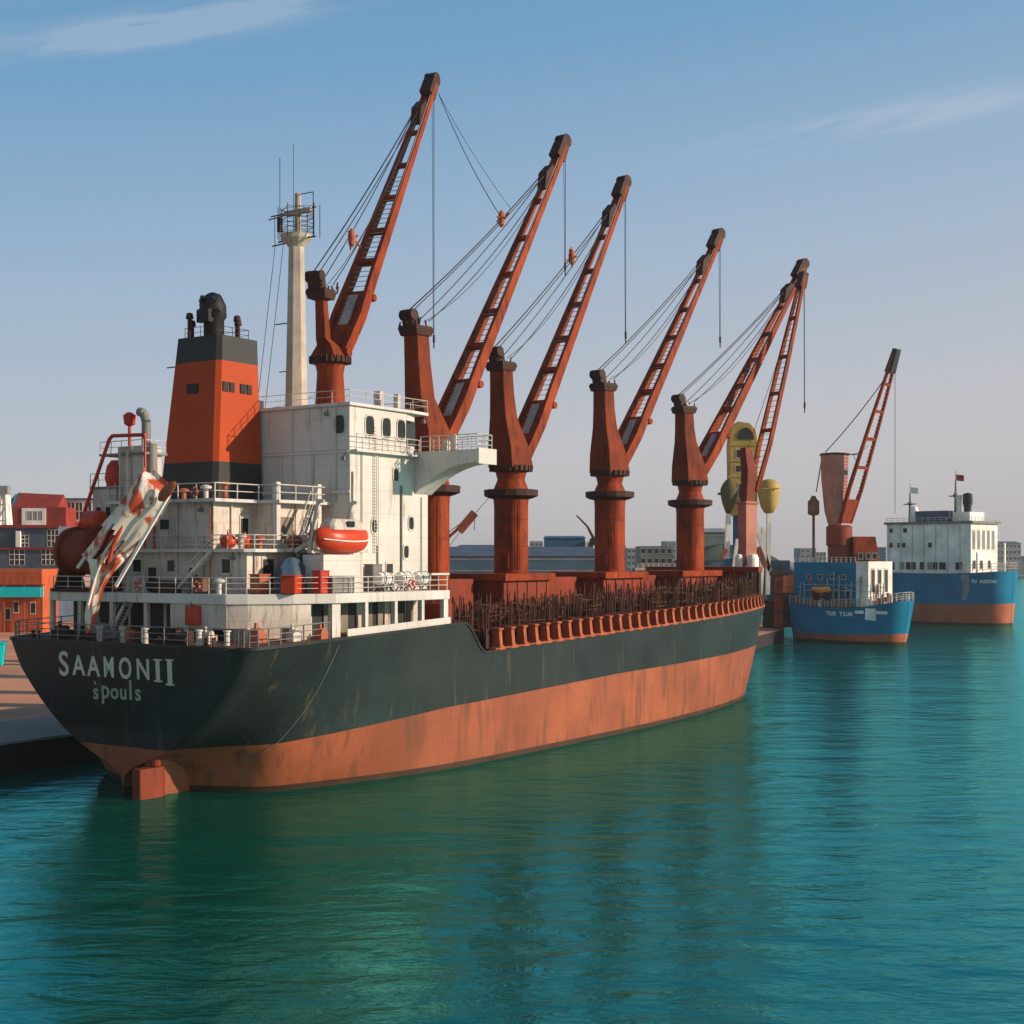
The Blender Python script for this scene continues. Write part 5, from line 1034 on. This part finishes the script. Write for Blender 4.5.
m = MB(); m.lathe(-3.6, -1.5, [(.3, 28.2), (.9, 28.8), (1.7, 31), (2.2, 33.4), (2.2, 34.6), (1.6, 36.0), (.8, 37), (.2, 37.2)], 20); m.box(-6.4, -5.2, -2, -1, 33.2, 33.8); m.build('hopper', M['olive'], YT, smooth=50)
m = MB(); m.lathe(6.3, -2.5, [(.4, 28.3), (1.3, 28.8), (2.1, 30.4), (2.7, 33), (2.75, 34.6), (2.75, 34.9), (2.3, 36.2), (1.4, 36.9), (.2, 37.2)], 24); m.box(4.2, 8.4, -5.35, -5.2, 34.5, 34.8); m.build('hopper', M['yellow'], YT, smooth=40)
m = MB(); m.bar((-4.2, -1.5, 17.0), (-3.4, -1.5, 0), 2.8, 2.6); m.bar((0, 1, 0), (0, 1, 30), 3.4, 3.0); m.build('column', M['bluewall'], YT)
m = MB(); m.bar((-1.6, -2.5, 22), (-3.4, -2.5, 10), 1.6, .8); m.bar((6.3, -2.5, 28.6), (6.0, -2.5, 8), 1.5, 1.0); m.bar((3.0, -2.6, 26), (6.4, -2.6, 14), 1.3, 1.0); m.bar((-3.7, -1.5, 28.4), (-4.2, -1.5, 16.8), 1.5, 1.2); m.bar((4, 0, 0), (5.5, 0, 25), 1.2, 1.2); m.build('brace', M['whitewall'], YT)
m = MB(); m.bar((3.5, -3, 20), (5.4, -3, 15), 1.4, 1.2); m.build('joint', M['boot'], YT); m = MB(); m.bar((-4.6, -3, 19.5), (-5.8, -3, 17), 1.2, 1.0); m.build('joint', M['boot'], YT)

def hazy(name, label, cat, x0, x1, ytop, Zd, mat, depth=20, z0=3.0, roof=None, win=None, group=None, ribs=0):
    xa, zt = px(x0, ytop, Zd); xb, _ = px(x1, ytop, Zd)
    t = thing(name, label, cat, ((xa + xb) / 2, Zd + depth / 2, z0), 0, group); w_ = (xb - xa) / 2
    b_ = MB().box(-w_, w_, -depth / 2, depth / 2, 0, zt - z0).build('wall', M[mat], t)
    if roof:
        m = MB(); hr = roof[1]; m.prism([(-w_ - .4, -depth / 2 - .4), (w_ + .4, -depth / 2 - .4), (w_ + .4, depth / 2 + .4), (-w_ - .4, depth / 2 + .4)], zt - z0, zt - z0 + hr, [(-w_ * roof[2], -.2), (w_ * roof[2], -.2), (w_ * roof[2], .2), (-w_ * roof[2], .2)]); m.build('roof', M[roof[0]], t)
    if win:
        for r_ in range(win[1]):
            for c_ in range(win[0]):
                x = -w_ + (c_ + .5) * 2 * w_ / win[0]; z = (zt - z0) * win[4] + (r_ + .5) * (zt - z0) * (1 - win[4]) / win[1]
                window(b_, ('y', -depth / 2, -1), x, z, win[2], win[3], win[5] if len(win) > 5 else 'opening', True)
    if ribs:
        m = MB()
        for k in range(ribs + 1): m.box(-w_, w_, -depth / 2 - .12, -depth / 2 - .01, (zt - z0) * (.15 + .8 * k / ribs) - .2, (zt - z0) * (.15 + .8 * k / ribs) + .2)
        m.build('cladding_band', M['greywall'], b_)
    return t
hazy('warehouse', 'long blue grey quayside warehouse behind the deck crane pedestals', 'warehouse', 380, 600, 556, 430, 'shed', 40, roof=('slate', 3.0, .96), ribs=4)
hazy('warehouse', 'bright blue cargo shed rising above the long warehouse roof', 'warehouse', 545, 585, 538, 455, 'bluewall', 14, ribs=0, roof=('bluewall', .8, .97))
hazy('warehouse', 'dark low shed with sloping roof left of the middle pedestal', 'warehouse', 452, 500, 549, 470, 'slate', 20, roof=('slate', 1.5, .7))
hazy('silo_block', 'pale end tower on the blue cargo shed', 'building', 585.5, 596, 541, 452, 'whitewall', 8, win=(1, 3, 1.6, 1.4, .7))
hazy('office_block', 'grey flat roofed building with open frame between fourth and fifth cranes', 'building', 640, 673, 546, 520, 'greengrey', 20, win=(5, 3, 1.5, 1.6, .5))
hazy('office_block', 'pale green grey warehouse right of the foremost big crane', 'warehouse', 703, 730, 532, 480, 'greengrey', 30, roof=('greywall', 1.6, .9), ribs=5)
for i, (x0, x1, yt, Zd, mt, lab) in enumerate(((486, 508, 546, 900, 'greywall', 'pale hazy block on skyline left of second visible pedestal'), (530, 543, 541, 1150, 'greywall', 'hazy tower between pedestal and bright blue shed'), (627, 640, 548, 980, 'greywall', 'hazy low block just right of the middle crane pedestal'), (600, 626, 546, 1080, 'greywall', 'hazy wide block behind the middle crane pedestal'), (664, 676, 541, 1250, 'greywall', 'tallest hazy tower left of the foremost crane pedestal'),
      (800, 816, 548, 1100, 'greywall', 'hazy block left of the dock crane pedestal'), (858, 868, 540, 1000, 'slate', 'blue grey block between dock crane and large blue ship'), (869, 886, 547, 900, 'bluewall', 'low blue shed touching the large blue ship'), (816, 826, 552, 1300, 'greengrey', 'distant low green grey shed by the dock crane'))):
    hazy('skyline_block', lab, 'building', x0, x1, yt, Zd, mt, 24, win=(3, 4, 1.8, 1.8, .3), group='hazy blocks on the skyline')
hazy('shore_building', 'grey shore building with pale upper storey at right edge', 'building', 988, 1021, 543, 1560, 'greywall', 30, win=(8, 3, 2.6, 3.0, .4), roof=('slate', 2, .95))
hazy('shore_building', 'long dark low shed on the far right shore', 'building', 1000, 1090, 556, 1620, 'slate', 30, win=(12, 1, 3, 3, .4))
hazy('shore_building', 'low dark shed on the shore beside the large ship bow', 'building', 1010, 1045, 562, 1500, 'greengrey', 20)
# white ferry moored by the far quay
FB = thing('ferry', 'white low ferry with railed decks between two crane pedestals', 'ferry', (45, 395, 2.8))
m = MB(); m.prism([(-11, -3), (9, -3), (12, 0), (9, 3), (-11, 3)], 0, 13, [(-11, -3), (9.5, -3), (13, 0), (9.5, 3), (-11, 3)]); m.build('hull', M['whitewall'], FB)
m = MB(); m.box(-10.5, 7, -2.6, 2.6, 13, 14.4); m.build('upper_deck', M['whitewall'], FB); m = MB(); m.box(-11, 9, -3.1, -2.9, 9.9, 11.2); m.build('window_band', M['opening'], FB)
railing(FB, [(-10.8, -2.8, 13), (9.2, -2.8, 13), (12.6, 0, 13)], 1.4, 2, 1.4, 'rail', .1)
railing(FB, [(-10.3, -2.5, 14.4), (7, -2.5, 14.4)], 1.2, 2, 1.4, 'rail', .1)
# scrub covered mound
m = MB(); rs = []
for r_, z in ((1, 2.7), (.86, 9), (.66, 15), (.42, 20), (.2, 23), (.03, 24)):
    rs.append([(70 + 36 * r_ * math.cos(t) * (1 + .12 * math.sin(3 * t + z)), 470 + 26 * r_ * math.sin(t) * (1 + .1 * math.cos(4 * t)), z + .8 * math.sin(5 * t)) for t in [2 * math.pi * i / 30 for i in range(30)]])
m.rings(rs); tag(m.build('hill', M['hill'], smooth=40), kind='structure')
# small orange jib and dark bent hook seen low between the pedestals (quay side cranes)
QC = thing('quay_crane', 'small orange quay crane with slanted boom left of the second pedestal', 'crane', (-23, 300, 2.8))
m = MB(); m.box(-1.6, 1.6, -1.6, 1.6, 0, 13); m.build('pedestal', M['crane'], QC, bevel=.1)
a0, a1 = Vector((1, 0, 14)), Vector((14.6, 0, 26.0)); m = MB()
for q in (-.7, .7): m.bar(a0 + Vector((0, q, 0)), a1 + Vector((0, q * .4, 0)), .35, .8, w1=.25, h1=.5)
for t in np.linspace(.1, .95, 9): p = a0.lerp(a1, t); m.bar(p + Vector((0, -.7, 0)), p + Vector((0, .7, 0)), .2, .2)
m.build('boom', M['crane'], QC)
m = MB(); m.bar(a1 - Vector((2.8, 0, 3.2)), a1 + Vector((.6, 0, .8)), 1.3, 1.8); m.build('boom_head', M['boot'], QC, bevel=.1); m = MB(); m.sag((0, 0, 13), a1, .08, -1.2); m.sag((4, 0, 13), a1 - Vector((1, 0, 1)), .06, .5); m.tube(a1 + Vector((.6, 0, .6)), (18.5, 0, 30.4), .07); m.tube(a1 + Vector((.5, 0, 0)), a1 + Vector((.5, 0, -3)), .08); m.build('cable', M['cable'], QC)
QH = thing('quay_crane', 'dark bent grab arm poking up beside the middle pedestal', 'crane', (22.5, 320, 2.8))
m = MB(); m.box(-1.5, 1.5, -1.5, 1.5, 0, 6); m.build('base', M['grey'], QH, bevel=.1)
m = MB()
for (a, b2, r0, r1) in (((0, 0, 6), (-.2, 0, 14.6), .9, .7), ((-.2, 0, 14.6), (-3.6, 0, 20.6), .9, 1.0), ((-3.6, 0, 20.6), (-5.6, 0, 24.4), .7, .45), ((-5.6, 0, 24.4), (-8.0, 0, 26.8), .45, .3)): m.bar(a, b2, r0, r0 * 1.2, up=(0, 1, 0), w1=r1, h1=r1 * 1.2)
m.build('arm', M['craned'], QH, bevel=.08); m = MB(); m.tube((-4.2, -.6, 21), (-4.2, .6, 21), .9, n=12); m.tube((-.2, -.7, 14.6), (-.2, .7, 14.6), .8, n=12); m.build('joint', M['black'], QH)
# clutter on the dock beyond the bow
for i, (x0, x1, yt, yb, Zd, mt, nm, lab) in enumerate(((779, 800, 592, 627, 356, 'brownclut', 'cargo_stack', 'brown cargo stack beside the small blue ship stern'), (764, 779, 600, 628, 352, 'darkrust', 'cargo_stack', 'dark rusty cargo stack just behind the big ship bow'), (783, 806, 575, 592, 368, 'bootorange', 'cargo_stack', 'orange brown scrap stack below the dock crane'), (766, 788, 560, 590, 376, 'shed', 'cargo_stack', 'blue grey container stack right of the big ship bow'), (800, 822, 566, 600, 370, 'slate', 'cargo_stack', 'slate blue container stack behind the small ship'))):
    xa, zt = px(x0, yt, Zd); xb, zb = px(x1, yb, Zd); zb = 2.8; w_ = (xb - xa) / 2
    t = thing(nm, lab, 'cargo', ((xa + xb) / 2, Zd, zb)); n_ = max(2, int((zt - zb) / 2.6))
    for k in range(n_):
        hh = (zt - zb) / n_; m = MB(); o_ = random.uniform(-.3, .3); m.box(-w_ + o_, w_ + o_ * .5, -2.5, 2.5, k * hh + .02, (k + 1) * hh - .06)
        for q in np.linspace(-w_ + .3, w_ - .3, 8): m.box(q + o_ - .1, q + o_ + .1, -2.6, -2.5, k * hh + .15, (k + 1) * hh - .2)
        m.build('cargo_tier', M[mt], t)
FP = thing('dock_pile', 'tall rust red dock pile just right of the big ship bow', 'pile', (64.3, 343.2, 0))
m = MB(); m.box(-.95, .95, -.9, .9, -3, 15.8); m.build('post', M['house'], FP, bevel=.1); m = MB(); m.box(-2.0, 2.2, -1.2, 1.2, 15.8, 16.8); m.build('cap', M['craned'], FP, bevel=.05)
m = MB()
for z in (3, 7, 11): m.box(-1.1, 1.1, -1.05, -.9, z, z + .5)
m.build('strap', M['craned'], FP)

# ---- town on the left quay
def bwin(parent, x, z, w_, h_, y, nx=2, nz_=2, mat='glass'):
    o = window(parent, ('y', y, -1), x, z, w_, h_, mat, True)
    m = MB()
    for k in range(1, nx): m.box(x - w_ / 2 + k * w_ / nx - .07, x - w_ / 2 + k * w_ / nx + .07, y - .1, y - .02, z - h_ / 2, z + h_ / 2)
    for k in range(1, nz_): m.box(x - w_ / 2, x + w_ / 2, y - .1, y - .025, z - h_ / 2 + k * h_ / nz_ - .07, z - h_ / 2 + k * h_ / nz_ + .07)
    m.build('glazing_bar', M['whitewall'], o)
def bld(name, label, x0, x1, ytop, Zd, depth, mat, cat='building'):
    xa, zt = px(x0, ytop, Zd); xb, _ = px(x1, ytop, Zd); t = thing(name, label, cat, ((xa + xb) / 2, Zd, 2.8)); w_ = (xb - xa) / 2
    wl_ = MB().box(-w_, w_, 0, depth, 0, zt - 2.8).build('wall', M[mat], t, bevel=.06); return t, wl_, w_, zt - 2.8
def lx(x, Zd, t): return (x - 512) / 1422.2 * Zd - t.location.x
def lz(y, Zd): return 20 - (y - 558) * Zd / 1422.2 - 2.8
t, wl_, w_, h_ = bld('orange_building', 'orange rendered building with turquoise awning band at left edge', -60, 42, 569, 330, 12, 'orangewall')
m = MB(); m.box(-w_ - .2, w_ + .4, -2.2, 0, lz(597, 328), lz(587, 328)); m.build('awning', M['teal'], t)
m = MB(); m.box(-w_ - .2, w_ + .6, -1.6, .2, lz(585.5, 330), lz(584, 330)); m.build('balcony_slab', M['redroof'], t)
railing(t, [(-w_, -1.5, lz(584, 330)), (w_ + .4, -1.5, lz(584, 330))], 2.6, 2, 1.6, 'boot', .08)
for x, y in ((8, 614), (16, 607), (33, 608), (-14, 608)): window(wl_, ('y', 0, -1), lx(x, 330, t), lz(y, 330), 1.1, 2.4, 'opening', True)
for x in (6, 26, 44): o = MB().box(lx(x, 330, t) - .2, lx(x, 330, t) + .2, -1.7, -1.4, 0, lz(584, 330)).build('post', M['boot'], t)
t, wl_, w_, h_ = bld('slate_building', 'slate blue two storey building with white framed windows', -60, 58, 526, 385, 14, 'slate')
for x, y, a, c in ((23, 541, 3, 3), (53, 538, 3, 4.4), (17, 557, 4, 4.2), (48, 557, 3.4, 4), (-20, 540, 3, 4)): bwin(wl_, lx(x, 385, t), lz(y, 385), a, c, 0, 3, 3)
m = MB(); m.box(-w_ - .3, w_ + .5, -.6, 0.0, lz(549.5, 385), lz(547.5, 385)); m.box(-w_ - .3, w_ + .5, -.8, -.01, h_ - .5, h_ + .3); m.build('cornice', M['redroof'], t)
m = MB(); m.box(lx(19, 385, t) - .6, lx(19, 385, t) + .6, -.9, -.02, lz(547, 385), lz(531, 385)); m.build('chimney', M['whitewall'], t)
t, wl_, w_, h_ = bld('gabled_house', 'tall house with red roof and blue gable end at far left', 13, 66, 507, 430, 12, 'redroof')
m = MB(); xg = -w_
m.rings([[(xg, y, z) for y, z in ((0, h_), (12, h_), (6, h_ + 4.6))], [(w_ - 2.5, y, z) for y, z in ((0, h_), (12, h_), (6, h_ + 4.0))]]); m.build('roof', M['redroof'], t)
m = MB(); m.rings([[(xg - o_, y, z) for y, z in ((-.1, 0), (12, 0), (12, h_), (6, h_ + 4.7), (-.1, h_))] for o_ in (.05, .5)]); m.rings([[(xg - 2.6, 2, 0), (xg - .5, -.2, 0), (xg - .5, -.2, h_ + .2), (xg - .5, 4, h_ + 4.2), (xg - 2.6, 4.5, h_ + 2)], [(xg - 2.7, 9, 0), (xg - .5, 9, 0), (xg - .5, 9, h_), (xg - .5, 8, h_ + 4), (xg - 2.7, 8, h_ + 2)]]); m.build('gable_wall', M['bluewall'], t)
m = MB(); m.box(lx(22, 430, t), lx(46, 430, t), -.25, -.01, h_ - 6.2, h_ - .3); pw = m.build('bay_wall', M['whitewall'], t); bwin(pw, lx(35, 430, t), h_ - 2.6, 4.6, 2.6, -.25, 3, 1, 'greywall')
t, wl_, w_, h_ = bld('white_building', 'white framed glazed block right of the red roofed house', 66, 108, 500, 440, 12, 'whitewall')
for x in (71, 79, 88, 99): bwin(wl_, lx(x, 440, t), h_ - 3.4, 2.0, 5.2, 0, 2, 2)
m = MB(); m.box(-w_ - .4, w_ + .4, -.5, 12.4, h_, h_ + .6); m.build('roof', M['slate'], t)
m = MB(); m.box(-w_ - .1, w_ - 2, -.4, -.02, h_ - 8.6, h_ - 6.6); m.build('balcony', M['orangewall'], t)
t = thing('lattice_tower', 'pale grey tapering harbour tower at extreme left edge', 'tower', ((4 - 512) / 1422.2 * 420, 420, 2.8))
m = MB()
for sx_, sy in ((-1, -1), (1, -1), (1, 1), (-1, 1)): m.bar((sx_ * 3.2, sy * 3, 0), (sx_ * .8, sy * .8, 38), .9, .9)
for k in range(8):
    z0 = k * 4.7; q0 = 3.2 - 2.4 * z0 / 38; q1 = 3.2 - 2.4 * (z0 + 4.7) / 38
    m.bar((-q0, -q0, z0), (q1, -q1, z0 + 4.7), .35, .35); m.bar((q0, -q0, z0), (q0 * .95, q1, z0 + 4.7), .35, .35); m.bar((-q0, -q0, z0), (q0, -q0, z0), .4, .4)
m.build('lattice', M['whitewall'], t)
m = MB(); m.box(-1.6, 1.6, -1.6, 1.6, 36, 38.5); m.build('cabin', M['greywall'], t)
t = thing('skip', 'turquoise open skip on the quay at left edge', 'skip', (-84.4, 227, 2.8), R(15))
m = MB(); m.prism([(-3.2, -1.6), (3.0, -1.6), (3.0, 1.6), (-3.2, 1.6)], .1, 3.6, [(-3.6, -1.9), (3.4, -1.9), (3.4, 1.9), (-3.6, 1.9)]); m.build('body', M['teal'], t, bevel=.06)
m = MB(); m.box(-3.75, 3.55, -2.05, 2.05, 3.6, 3.8); m.build('rim', M['teal'], t); m = MB(); m.box(-3, 2.8, -1.4, -1.1, 0, .12); m.box(-3, 2.8, 1.1, 1.4, 0, .12); m.build('skid', M['craned'], t)
